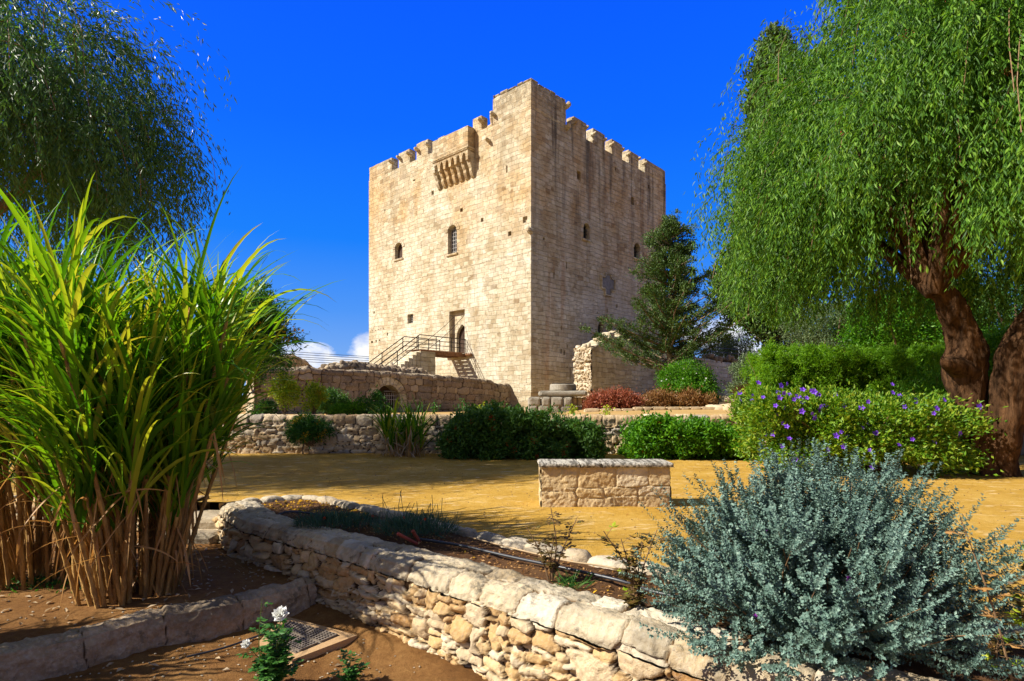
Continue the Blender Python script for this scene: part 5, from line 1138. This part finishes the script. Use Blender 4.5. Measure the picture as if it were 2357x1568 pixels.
# ---- hedges along the retaining wall
def hedge(label, x0, x1, y0, y1, z0, z1, n, L, W, mat, seed, group=None, csig=.12, cat='hedge', name='hedge', ragged=0.10, flower=None, nf=0, fs=.05, tall=0, up=.35, stems=30, wave=.0, core=3000, edge=.62):
    r = np.random.default_rng(seed); root = thing(name, label, cat, ((x0 + x1) / 2, (y0 + y1) / 2, z0), group=group); sx, sy, sz = x1 - x0, y1 - y0, z1 - z0
    nc = int((sx * sz + sx * sy) * 9 / max(csig * 8, .5)) + 30; u = r.random((nc * 3, 3)); ed = np.minimum.reduce([u[:, 1] * sy, (1 - u[:, 2]) * sz, u[:, 0] * sx, (1 - u[:, 0]) * sx]); keep = (ed < .22) | (r.random(len(u)) < .15); K = u[keep][:nc] * (sx, sy, sz) + (x0, y0, z0)
    q = K.copy(); q[:, 2] = z0 + (K[:, 2] - z0) * (1 + ragged * 2.2 * fbm(np.stack([K[:, 0], K[:, 0] * 0, K[:, 0] * 0], 1), .9, 3, seed)); q[:, 1] += wave * fbm(K, .8, 2, seed + 3); K = q
    e = np.minimum(K[:, 0] - x0, x1 - K[:, 0]) / .45; K[:, 2] = z0 + (K[:, 2] - z0) * np.clip(edge + (1 - edge) * e, .5, 1)
    idx = r.integers(0, len(K), n); s = r.uniform(.6, 1.3, len(K)); P = K[idx] + r.normal(size=(n, 3)) * csig * s[idx][:, None] * (1, 1, 1.15); P = P[P[:, 2] > z0]
    D = r.normal(size=P.shape) * .6 + (0, -.35, up); b = G(); leaves(b, P, D, L * r.uniform(.6, 1.3, len(P)), W * r.uniform(.7, 1.2, len(P)), r)
    Pi = r.random((core, 3)) * (sx * .9, sy * .6, sz * .88) + (x0 + sx * .05, y0 + sy * .2, z0); leaves(b, Pi, r.normal(size=Pi.shape), L * 1.8, L * 1.1, r)
    if tall:
        T0 = K[K[:, 2] > z1 - .15 * sz - .1]; T0 = T0[r.choice(len(T0), tall)]
        for p in T0: h = r.uniform(.12, .38); m_ = 26; t = r.random(m_); C = p + np.array([r.normal() * .12, r.normal() * .08, 1.0]) * (t * h)[:, None] + r.normal(size=(m_, 3)) * .03; leaves(b, C, r.normal(size=(m_, 3)) * .6 + (0, 0, .4), L * 1.1, W * 1.1, r)
    b.obj('foliage', mat, root); b = G()
    for k in range(stems): x = x0 + sx * r.random(); tube(b, curve([(x, y0 + sy * .6, z0 - .03), (x + r.normal() * .1, y0 + sy * .4, z0 + sz * .5), (x + r.normal() * .25, y0 + sy * .4, z1 - .1)], 4), np.linspace(.016, .005, 9), 4)
    b.obj('stem', M['twig'], root)
    if flower: me = flower_mesh(flower[0], M[flower[1]], r); F_ = K[K[:, 1] < y0 + sy * .5]; P = F_[r.choice(len(F_), nf)] + (0, -.1, .05); put_flowers(root, me, P, fs, r)
    return root
xa = lambda px, d: at(px, 0, d)[0]
hedge('dark green lantana hedge with small orange flowers left of the bench', xa(1018, 15.4), xa(1385, 15.4), 15.3, 17.0, 0, .93, 30000, .125, .055, M['L_lantana'], 51, csig=.10, flower=('cluster', 'rflower'), nf=34, fs=.06, tall=60, ragged=.20, group='hedges along the retaining wall')
hedge('brighter green leafy hedge right of the bench', xa(1455, 15.4), xa(1742, 15.4), 15.2, 16.9, 0, .85, 26000, .12, .058, M['L_bright'], 52, csig=.10, flower=('cluster', 'rflower'), nf=5, fs=.05, tall=34, ragged=.22, group='hedges along the retaining wall')
hedge('feathery clipped green hedge, left of the two beyond the purple shrub', xa(1752, 20), xa(1972, 20), 19.6, 21.6, 1.0, 3.3, 60000, .12, .026, M['L_hedge'], 53, csig=.10, core=12000, edge=.93, ragged=.025, group='tall clipped hedges', tall=90)
hedge('feathery clipped green hedge, right of the two, behind the nearer pepper trunk', xa(1980, 20), xa(2235, 20), 19.4, 21.6, 1.0, 3.25, 60000, .12, .026, M['L_hedge'], 54, csig=.10, core=12000, edge=.93, ragged=.02, group='tall clipped hedges', tall=90)
hedge('bright green creeper hedge showing behind the rightmost trunk', xa(2245, 19), xa(2420, 19), 18.6, 20.4, 1.0, 3.6, 26000, .11, .05, M['L_bright'], 55, csig=.16, ragged=.08)
hedge('pinkish red succulent hedge, left of the two beyond the bench', xa(1357, 24.9), xa(1468, 24.9), 24.6, 25.8, 1.1, 1.80, 9000, .12, .045, M['L_red'], 56, csig=.11, ragged=.06, name='low_bush', cat='bush', up=.9, stems=8, group='low rust coloured bushes')
hedge('brown and rust coloured low bush, right of the two beyond the bench', xa(1487, 25.2), xa(1642, 25.2), 25.0, 26.2, 1.3, 1.84, 11000, .12, .045, M['L_rust'], 57, csig=.11, ragged=.10, name='low_bush', cat='bush', up=.9, stems=8, group='low rust coloured bushes')
c = at(1615, 888, 24.6)
root, K, d = blob('round_bush', 'round glossy green bush with tiny white flowers below the cypress', 'bush', (c[0], 26.6, 2.25), (1.3, 1.1, 1.05), 120, 15000, .10, .05, M['L_bright'], 61, zb=1.3, csig=.11)
r = np.random.default_rng(5); me = flower_mesh('flat', M['white'], r); put_flowers(root, me, K[d[:, 1] < -.1][:26] + (0, -.2, .1), .035, r)
blob('leafy_bush', 'small dark bush at the edge of the far wall', 'bush', (at(1716, 0, 34)[0], 34, 2.8), (.8, .8, 1.3), 60, 6000, .14, .06, M['L_olive'], 62, zb=1.3)
blob('brush_pile', 'heap of dry orange plants on the limestone ledge', 'brush pile', (at(1718, 0, 26.5)[0], 26.6, 1.95), (.5, .4, .25), 30, 1400, .10, .03, M['L_dry'], 63, stems=4)
for i, (px, py, d_, rr0, n, lab) in enumerate(((1655, 812, 52, 1.5, 6000, 'small grey olive tree, left of the pair beyond the far wall'), (1697, 815, 50, 1.6, 7000, 'small grey olive tree, right of the pair beyond the far wall'))):
    c = at(px, py, d_); blob('olive_tree', lab, 'tree', c, (rr0, rr0, rr0 * 1.1), 60, n, .16, .06, M['L_olive'], 70 + i, zb=1.05, csig=.14, stemr=.08, stemmat='bark_grey', group='small trees beyond the far wall')
# background trees on the right
for i, (px, py, d_, R_, n, L, W, mat, lab) in enumerate(((1905, 775, 27, (2.0, 1.8, 1.5), 26000, .12, .04, 'L_olive', 'silvery olive tree rising above the left clipped hedge'), (2065, 760, 25, (2.3, 2.0, 1.7), 22000, .16, .08, 'L_bright', 'broad leaved bright green tree behind the clipped hedges'),
        (2160, 740, 29, (2.6, 2.4, 2.6), 22000, .15, .07, 'L_lantana', 'dark green tree filling the gap left of the nearer pepper trunk'), (2330, 740, 27, (3.4, 2.4, 2.9), 22000, .16, .08, 'L_lantana', 'dark green tree behind the rightmost trunk'))):
    c = at(px, py, d_); blob('leafy_tree', lab, 'tree', c, R_, 110, n, L, W, M[mat], 80 + i, zb=1.05, csig=.11, stemr=.09, stemmat='bark_grey', group='trees behind the hedges')
blob('leafy_shrub', 'fine leaved green shrub poking above the purple shrub by the trunk', 'shrub', (at(2140, 0, 14.5)[0], 14.5, 1.3), (.9, .7, 1.0), 70, 9000, .10, .025, M['L_bright'], 88, zb=0)

# ---- cypresses
def cypress(label, base, H, prof, n, seed, mat, leafL=.09, tr=.22, trunkmat='bark_grey', nb=170, sig=.17, skirt=.16, name='cypress_tree', up=.55, bare=None):
    r = np.random.default_rng(seed); base = np.array(base, float); root = thing(name, label, 'tree', tuple(base))
    b = G(); P = [base + (0, 0, -.1), base + (.05, 0, H * .12), base + (-.04, 0, H * .3), base + (.03, 0, H * .6), base + (0, 0, H * .96)]; Q = curve(P, 8); tube(b, Q, np.interp(np.linspace(0, 1, len(Q)), [0, .08, .3, 1], [tr * 1.25, tr, tr * .8, .03]), 16, rough=.25, seed=seed)
    b.obj('trunk', M[trunkmat], root, smooth=True); br = G(); lf = G(); zp, rp_ = zip(*prof); C = []; D = []
    for i in range(nb):
        t = skirt + (1 - skirt) * (i / nb) ** .85; a = r.random() * 2 * np.pi; R_ = np.interp(t, zp, rp_) * r.uniform(.55, 1.12) * (1 + .25 * math.sin(a * 2 + t * 9)); R_ = max(R_, .15)
        s = base + (0, 0, H * t - R_ * .25 * up); e = base + (R_ * math.cos(a), R_ * math.sin(a), H * t + R_ * up * .55); m_ = (s + e) / 2 + (0, 0, -.05 * R_) + r.normal(size=3) * .08
        q = curve([s, m_, e], 6); tube(br, q, np.linspace(.05, .012, len(q)), 5, cap=False); k = int(3 + R_ * 4)
        for j in range(k): u = (r.random() ** .6); p = q[int(u * (len(q) - 1))] + r.normal(size=3) * sig * .8; C.append(p); D.append(unit((e - s) + (0, 0, .5)))
    C = np.array(C); D = np.array(D); idx = r.integers(0, len(C), n); s = r.uniform(.5, 1.2, len(C)); P = C[idx] + r.normal(size=(n, 3)) * sig * s[idx][:, None] * (1, 1, .8)
    leaves(lf, P, D[idx] + r.normal(size=P.shape) * .6, leafL * r.uniform(.6, 1.3, n), leafL * .5, r); lf.obj('crown', mat, root); br.obj('branch', M[trunkmat], root, smooth=True); return root
cypress('irregular dark green cypress in front of the keep and the tall ruined wall', (at(1543, 0, 27.5)[0], 27.5, 1.25), 8.9, [(0, .3), (.17, 2.1), (.24, 3.4), (.36, 3.3), (.47, 3.0), (.55, 1.7), (.65, 2.3), (.72, 1.4), (.8, .85), (.88, .95), (.95, .5), (1, .12)], 70000, 91, M['L_cypress'], sig=.115, nb=165, skirt=.22, leafL=.10)
cypress('tall old cypress with a thick pale trunk behind the clipped hedge', (at(1784, 0, 31)[0], 31, 1.1), 19.6, [(0, .3), (.2, 2.3), (.28, 2.6), (.5, 2.0), (.7, 1.5), (.85, 1.0), (.95, .5), (1, .12)], 120000, 92, M['L_cypress'], tr=.46, trunkmat='bark_pale', sig=.26, nb=420, skirt=.19, leafL=.25, up=1.3)

# ---- left side shrubs
def small_tree(label, base, top, R_, n, L, W, mat, seed, fl=None, nf=0, fs=.1, tr=.03, cat='tree', name='small_tree', group=None, csig=.16, hang=.2, stems=12, ncl=60):
    r = np.random.default_rng(seed); base = np.array(base, float); top = np.array(top, float); root = thing(name, label, cat, tuple(base), group=group)
    b = G(); tube(b, curve([base - (0, 0, .05), (base * .6 + top * .4) + r.normal(size=3) * .04, top], 6), np.linspace(tr, tr * .45, 13), 8, rough=.2, seed=seed); b.obj('trunk', M['bark_grey'], root, smooth=True)
    _, K, d = blob('', '', '', top + (0, 0, R_[2] * .25), R_, ncl, n, L, W, mat, seed, zb=top[2] - R_[2] * .7, root=root, csig=csig, hang=hang, stems=stems, leafname='crown', stemr=tr * .5)
    if fl: me = flower_mesh('cluster', M[fl], r); F_ = K[d[:, 1] < .3]; put_flowers(root, me, F_[r.choice(len(F_), nf, replace=False)] + (0, -.06, .05), fs, r)
    return root
b0 = g(697, 1045, 0); t0 = at(712, 1002, b0[1])
small_tree('little tree with orange-yellow flowers and a crooked trunk in front of the retaining wall', (b0[0], b0[1], 0), t0, (.56, .45, .40), 3600, .12, .035, M['L_rose'], 101, 'yflower', 7, .10)
small_tree('tall dark shrub with yellow flower heads half hidden behind the sugar cane', (-8.15, 18.4, 1.03), (-8.1, 18.4, 3.1), (1.1, .95, 1.8), 19000, .17, .04, M['L_rose'], 102, 'yflower', 15, .20, tr=.06, ncl=80, csig=.12)
cY = at(655, 925, 19.2); small_tree('pale yellow-green spindly shrub in front of the arched wall', (cY[0], 19.2, 1.03), (cY[0], 19.2, 1.6), (.42, .35, .75), 2300, .10, .045, M['L_yellow'], 103, name='spindly_shrub', cat='shrub', ncl=34, csig=.15, hang=0)
cY = at(722, 925, 19.4); small_tree('yellow tipped shrub just right of the pale spindly shrub', (cY[0], 19.4, 1.03), (cY[0], 19.4, 1.5), (.36, .3, .55), 1600, .10, .045, M['L_yellow'], 104, 'yflower', 3, .1, name='spindly_shrub', cat='shrub', ncl=26, csig=.15, hang=0)
blob('round_shrub', 'small dark rounded shrub beside the yellow tipped shrub on the terrace', 'shrub', (at(760, 0, 20.5)[0], 20.5, 1.42), (.58, .5, .42), 60, 6000, .09, .04, M['L_lantana'], 105, zb=1.03)
for i, (px, w, h, mat, lab) in enumerate(((610, .35, .42, 'L_rose', 'low leafy plant at the left end of the arched wall'), (812, .42, .45, 'L_bright', 'low green plant below the left side of the arch'), (858, .40, .70, 'L_rose', 'leafy plant standing in front of the archway'), (780, .3, .3, 'L_bright', 'smallest green plant between the dark shrub and the arch'))):
    blob('leafy_plant', lab, 'plant', (at(px, 0, 18.6)[0], 18.6, 1.03 + h * .5), (w, .3, h * .6), 22, 1500, .10, .045, M[mat], 110 + i, zb=1.03, stems=6, group='plants on the terrace before the arched wall', csig=.2)
for i, (px, py, h, lab) in enumerate(((1000, 925, .55, 'thin rose shoot between the short cane clump and the lantana hedge'), (1068, 905, .6, 'thin leafy shoot in front of the right half of the arched wall'), (1110, 920, .45, 'wispy yellow-green shoot near the right end of the arched wall'), (1322, 940, .45, 'tuft of lime leaves on the terrace edge below the wellhead'), (1395, 945, .35, 'yellow-leaved rose shoot left of centre on the terrace kerb'), (1700, 945, .75, 'tall thin shoot in front of the limestone ledges'), (1265, 945, .42, 'dark leafy shoot rising in front of the wellhead'), (1165, 940, .4, 'small leafy shoot by the base of the arched wall end'))):
    rs_ = np.random.default_rng(130 + i); z0 = 1.03; x = at(px, 0, 18.3)[0]; root = thing('rose_shoot', lab, 'plant', (x, 18.3, z0)); b = G(); lf = G()
    for k in range(3):
        e = np.array([x + rs_.normal() * .12, 18.3 + rs_.normal() * .05, z0 + h * rs_.uniform(.6, 1)]); Q = curve([(x, 18.3, z0 - .02), (x + rs_.normal() * .06, 18.3, z0 + h * .4), e], 5); tube(b, Q, .008, 4)
        m_ = 26; C = Q[rs_.integers(3, len(Q), m_)] + rs_.normal(size=(m_, 3)) * .06; leaves(lf, C, rs_.normal(size=(m_, 3)) + (0, 0, .2), .09, .05, rs_)
    b.obj('stem', M['twig'], root); lf.obj('foliage', M['L_yellow' if i in (2, 3, 4) else 'L_rose'], root)

# ---- blue-green pinks in the raised bed
for i, (px, py, w, h, lab) in enumerate(((775, 1195, .50, .20, 'spreading low blue-green plant, left of the pair in the raised bed'), (958, 1215, .46, .36, 'taller blue-green tuft with a flower spike, right of the pair in the raised bed'))):
    r = np.random.default_rng(140 + i); x, y = g(px, py + 15, .06); root = thing('carnation_plant', lab, 'plant', (x, y, .05), group='blue-green plants in the raised bed'); n = 1500; a = r.random(n) * 6.28; q = r.random(n) ** .6
    P = np.stack([x + w * q * np.cos(a), y + w * .6 * q * np.sin(a), .06 + h * .55 * r.random(n) * (1 - q ** 2 * .6)], 1); D = np.stack([np.cos(a) * .5 * q, np.sin(a) * .4 * q, np.full(n, .7)], 1) + r.normal(size=(n, 3)) * .35
    b = G(); ribbons(b, P, D, r.uniform(.06, .14, n), .007, r, seg=4, droop=.25); b.obj('foliage', M['L_blue'], root); b = G()
    for k in range(26):
        s = P[r.integers(n)]; e = s + (r.normal() * .05, r.normal() * .04, h * r.uniform(.4, 1.0)); tube(b, [s, (s + e) / 2 + r.normal(size=3) * .01, e], .003, 4)
    b.obj('stem', M['L_blue'], root); me = flower_mesh('rose', M['rflower'], r); put_flowers(root, me, P[r.choice(n, 3)] + (0, -.03, .05), .018, r)

# ---- rose bushes
def rose(label, base, stems, leafmat, seed, ls=.05, dens=7, blooms=(), tall=(), r0=.006, group=None, yellow=0):
    r = np.random.default_rng(seed); base = np.array(base, float); root = thing('rose_bush', label, 'rose bush', tuple(base), group=group); lf = G(); b = G(); yl = G(); any_y = False
    for (dx, dy, h, lv) in stems:
        e = base + (dx, dy, h); m_ = base + (dx * .35 + r.normal() * .03, dy * .4, h * .5); Q = curve([base + r.normal(size=3) * (.02, .02, 0) - (0, 0, .02), m_, e], 8); tube(b, Q, np.linspace(r0, r0 * .4, len(Q)), 5)
        for j in range(int(dens * 2 * lv)):
            t = r.uniform(.28, 1.0); p = Q[int(t * (len(Q) - 1))]; dd = unit(np.array([r.normal(), r.normal(), r.uniform(-.1, .5)])); pl = r.uniform(.03, .09); q = p + dd * pl; tube(b, [p, q], .002, 3, cap=False)
            sd_ = unit(np.cross(dd, (0, 0, 1.))); C = np.array([q, q - dd * pl * .35, q - dd * pl * .35, q - dd * pl * .05, q - dd * pl * .05]); D = np.array([dd, sd_ + dd * .3, -sd_ + dd * .3, sd_ + dd * .6, -sd_ + dd * .6]) + r.normal(size=(5, 3)) * .15 + (0, 0, -.12)
            leaves(yl if (yellow and r.random() < yellow) else lf, C, D, ls * r.uniform(.7, 1.15, 5), ls * .62, r, N=np.tile([0, 0, 1.], (5, 1)) + r.normal(size=(5, 3)) * .3, fold=-.12)
    b.obj('stem', M['twig'] if leafmat != 'L_rose' else m_green, root)
    if lf.n: lf.obj('foliage', M[leafmat], root)
    if yl.n: yl.obj('yellow_leaves', M['L_yellow'], root)
    for p, s in blooms: me = flower_mesh('rose', M['white'], r); put_flowers(root, me, [p], s, r, 'bloom', out=[(r.normal() * .2, -.55, .8)])
    return root
m_green = m_plain('green_stem', (.10, .16, .03), .6)
d_ = g(628, 1568, -.56)[1]; bx_, by_ = at(622, 0, d_ - .1)[0], d_ - .1
def rel(px, py): p = at(px, py, by_); return (p[0] - bx_, 0.0, p[2] + .60)
A_, B2, C_ = rel(600, 1382), rel(650, 1412), rel(572, 1478)
rose('white rose bush with two open blooms in the bottom foreground', (bx_, by_, -.60), [(A_[0], .02, A_[2], .8), (B2[0], -.02, B2[2], .9), (C_[0], -.03, C_[2], .25), (.10, -.05, .30, 2.2), (.13, .05, .38, 2), (.02, -.06, .28, 2.2), (-.04, .0, .25, 1.6), (.16, -.02, .2, 1.6), (.05, .05, .42, 1.8), (.11, 0, .47, 1.4)], 'L_rose', 151, ls=.048, dens=12, blooms=[((bx_ + B2[0], by_ - .03, -.60 + B2[2]), .052), ((bx_ + C_[0], by_ - .04, -.60 + C_[2]), .048)], r0=.005)
x, y = g(810, 1580, -.58); rose('small dark green rose sprout at the bottom edge beside the wall foot', (x, y, -.6), [(.0, 0, .24, 1.4), (.05, 0, .17, 1), (-.05, 0, .13, 1)], 'L_rose', 152, ls=.05, dens=6)
p0 = g(1268, 1335, .05); rose('almost leafless rose bush, left of the two behind the wall', (p0[0], p0[1], .04), [(.0, 0, .60, .9), (-.20, .02, .44, .45), (.22, .03, .52, .8), (.03, .03, .36, .7), (-.05, -.02, .30, .4)], 'L_rosered', 153, ls=.05, dens=10, r0=.008, group='sparse rose bushes behind the wall')
p0 = g(1462, 1400, .05); rose('sparse rose bush with a few yellow leaves, right of the two behind the wall', (p0[0], p0[1], .04), [(-.22, .02, .55, .6), (-.10, 0, .50, 1), (.06, .04, .46, .8), (.16, .02, .56, .5), (.02, 0, .42, .9), (-.03, -.03, .12, .8)], 'L_rosered', 154, ls=.05, dens=10, r0=.008, group='sparse rose bushes behind the wall', yellow=.12)
rose('rose bush with olive leaves and pods at the bottom right corner', (2.62, 2.98, .03), [(-.05, -.05, .62, .7), (.12, 0, .75, .9), (.02, -.05, .42, 1.2), (-.18, -.05, .30, .8), (.10, -.1, .22, 1.0)], 'L_rosered', 155, ls=.05, dens=8, yellow=.3, r0=.008)
xx = at(2195, 1200, 3.0); rose('long rose shoot with an orange-yellow tip standing in front of the silvery bush', (2.45, 2.85, .05), [(xx[0] - 2.45, .1, .86, .5)], 'L_dry', 156, ls=.05, dens=8, r0=.006)
# low weeds
for i, (px, py, lab) in enumerate(((120, 1335, 'patch of tiny green weeds under the cane at the left edge'), (1310, 1350, 'thin grassy weed beside the black hose'))):
    r = np.random.default_rng(160 + i); x, y = g(px, py, -.36 if i == 0 else .06); z = -.38 if i == 0 else .05; n = 500 if i == 0 else 60; b = G(); sp = (.35, .14) if i == 0 else (.06, .05)
    P = np.stack([x + r.normal(size=n) * sp[0], y + r.normal(size=n) * sp[1], np.full(n, z)], 1); leaves(b, P, r.normal(size=(n, 3)) * (.6, .6, .2) + (0, 0, .6), .05 if i == 0 else .16, .02 if i == 0 else .008, r); tag(b.obj('weeds', M['L_rose']), lab, 'weeds', kind='stuff')
# ------------------------------------------------------------------ sky, sun, camera
SUN = Vector((-1.26, -.32, 1.10)).normalized()
elev = math.asin(SUN.z); azim = math.atan2(SUN.x, SUN.y)
w = bpy.data.worlds.new('World'); sc.world = w; w.use_nodes = True; t = w.node_tree; t.nodes.clear()
N_ = lambda typ, **k: (lambda nd: ([setattr(nd, a, b) for a, b in k.items()], nd)[1])(t.nodes.new(typ))
out = N_('ShaderNodeOutputWorld'); bg = N_('ShaderNodeBackground'); t.links.new(bg.outputs[0], out.inputs[0]); bg.inputs[1].default_value = .1
sky = N_('ShaderNodeTexSky', sky_type='NISHITA', sun_disc=False, sun_elevation=elev, sun_rotation=azim % (2 * math.pi), altitude=50, air_density=1.0, dust_density=.3, ozone_density=3.0)
tc = N_('ShaderNodeTexCoord'); sp = N_('ShaderNodeSeparateXYZ'); t.links.new(tc.outputs['Generated'], sp.inputs[0])
def mth(op, a, b=None, cl=False):
    nd = N_('ShaderNodeMath', operation=op, use_clamp=cl)
    for i, v in ((0, a), (1, b)):
        if v is None: continue
        if isinstance(v, bpy.types.NodeSocket): t.links.new(v, nd.inputs[i])
        else: nd.inputs[i].default_value = v
    return nd.outputs[0]
def rmp(f, st):
    nd = N_('ShaderNodeValToRGB'); r = nd.color_ramp
    while len(r.elements) < len(st): r.elements.new(.5)
    for e, (p, c) in zip(r.elements, st): e.position = p; e.color = (c, c, c, 1) if isinstance(c, (int, float)) else tuple(c) + (1,)
    t.links.new(f, nd.inputs[0]); return nd.outputs[0]
def mx(f, a, b, mode='MIX'):
    nd = N_('ShaderNodeMix', data_type='RGBA', blend_type=mode)
    for k, v in ((0, f), (6, a), (7, b)):
        if isinstance(v, bpy.types.NodeSocket): t.links.new(v, nd.inputs[k])
        elif k == 0: nd.inputs[0].default_value = v
        else: nd.inputs[k].default_value = tuple(v) + (1,)
    return nd.outputs[2]
# clear polarised blue: greyed in the unseen zenith for neutral fill, paler towards the horizon
z = mth('MAXIMUM', sp.outputs[2], 0.0)
SK = 10.0
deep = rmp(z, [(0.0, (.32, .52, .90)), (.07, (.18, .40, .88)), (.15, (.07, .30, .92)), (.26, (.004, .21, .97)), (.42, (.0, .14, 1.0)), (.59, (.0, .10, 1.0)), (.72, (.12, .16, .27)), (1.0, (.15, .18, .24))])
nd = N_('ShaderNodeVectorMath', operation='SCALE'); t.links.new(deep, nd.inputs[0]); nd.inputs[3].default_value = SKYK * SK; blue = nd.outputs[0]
col = mx(.975, sky.outputs[0], blue)
# low cumulus near the horizon in front; unseen bank behind viewer added as fill
def nz(scale, det, vec):
    n = N_('ShaderNodeTexNoise'); n.inputs['Scale'].default_value = scale; n.inputs['Detail'].default_value = det; n.inputs['Roughness'].default_value = .6; t.links.new(vec, n.inputs['Vector']); return n.outputs['Fac']
mp = N_('ShaderNodeMapping'); mp.inputs['Scale'].default_value = (1, 1, 1.7); t.links.new(tc.outputs['Generated'], mp.inputs[0])
fb = nz(11, 9, mp.outputs[0]); fb2 = nz(4.5, 6, mp.outputs[0])
def blobm(px, py, rx, rz):
    c = Vector(at(px, py, 1.0) - np.array([0, 0, EYE])).normalized(); k = FP
    s = N_('ShaderNodeVectorMath', operation='SUBTRACT'); t.links.new(tc.outputs['Generated'], s.inputs[0]); s.inputs[1].default_value = c
    m = N_('ShaderNodeVectorMath', operation='MULTIPLY'); t.links.new(s.outputs[0], m.inputs[0]); m.inputs[1].default_value = (k / rx, k / rx, k / rz)
    l = N_('ShaderNodeVectorMath', operation='LENGTH'); t.links.new(m.outputs[0], l.inputs[0]); return mth('SUBTRACT', 1.0, l.outputs['Value'], True)
ms = None
for q in ((680, 812, 115, 34), (640, 822, 90, 30), (845, 800, 60, 44), (1650, 768, 90, 46), (1700, 700, 80, 70), (1735, 760, 110, 48), (790, 835, 160, 22), (1780, 820, 190, 40)):
    v = blobm(*q); ms = v if ms is None else mth('MAXIMUM', ms, v)
dens = mth('ADD', mth('MULTIPLY', ms, .75), mth('MULTIPLY', mth('SUBTRACT', fb, .5), 1.5)); dens = mth('MULTIPLY', dens, mth('MULTIPLY', ms, 5.0, True), True)
cm = rmp(dens, [(.12, 0.0), (.32, .95)]); shade = rmp(nz(17, 6, mp.outputs[0]), [(.36, (.52, .62, .88)), (.56, (.97, .98, 1.0))])
nd = N_('ShaderNodeVectorMath', operation='SCALE'); t.links.new(shade, nd.inputs[0]); nd.inputs[3].default_value = SK * .62; 
col = mx(cm, col, nd.outputs[0])
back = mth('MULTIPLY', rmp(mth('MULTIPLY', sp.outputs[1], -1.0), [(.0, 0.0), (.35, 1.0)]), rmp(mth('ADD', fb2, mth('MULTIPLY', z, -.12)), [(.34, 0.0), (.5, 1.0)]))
nd = N_('ShaderNodeVectorMath', operation='SCALE'); nd.inputs[0].default_value = (1.0, .94, .76); nd.inputs[3].default_value = BACKFILL * SK; col = mx(back, col, nd.outputs[0])
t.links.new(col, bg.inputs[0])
sun = bpy.data.lights.new('sun', 'SUN'); sun.energy = 5.0; sun.angle = math.radians(.53); sun.color = (1.0, .94, .83)
so = bpy.data.objects.new('sun', sun); COL.objects.link(so); so.rotation_euler = SUN.to_track_quat('Z', 'Y').to_euler(); so.location = (0, 0, 30)
cam = bpy.data.cameras.new('camera'); co = bpy.data.objects.new('camera', cam); COL.objects.link(co); sc.camera = co
co.location = (0, 0, EYE); co.rotation_euler = (math.pi / 2, 0, 0); cam.sensor_width = 36; cam.lens = 36 * FP / 2357; cam.shift_y = (HY - 784) / 2357; cam.clip_end = 9000; cam.clip_start = .05
sc.view_settings.view_transform = 'Standard'; sc.view_settings.look = 'None'; sc.view_settings.exposure = EXPO; sc.view_settings.gamma = 1.0
sc.render.engine = 'CYCLES'; sc.cycles.max_bounces = 6; sc.cycles.transmission_bounces = 4; sc.cycles.diffuse_bounces = 3
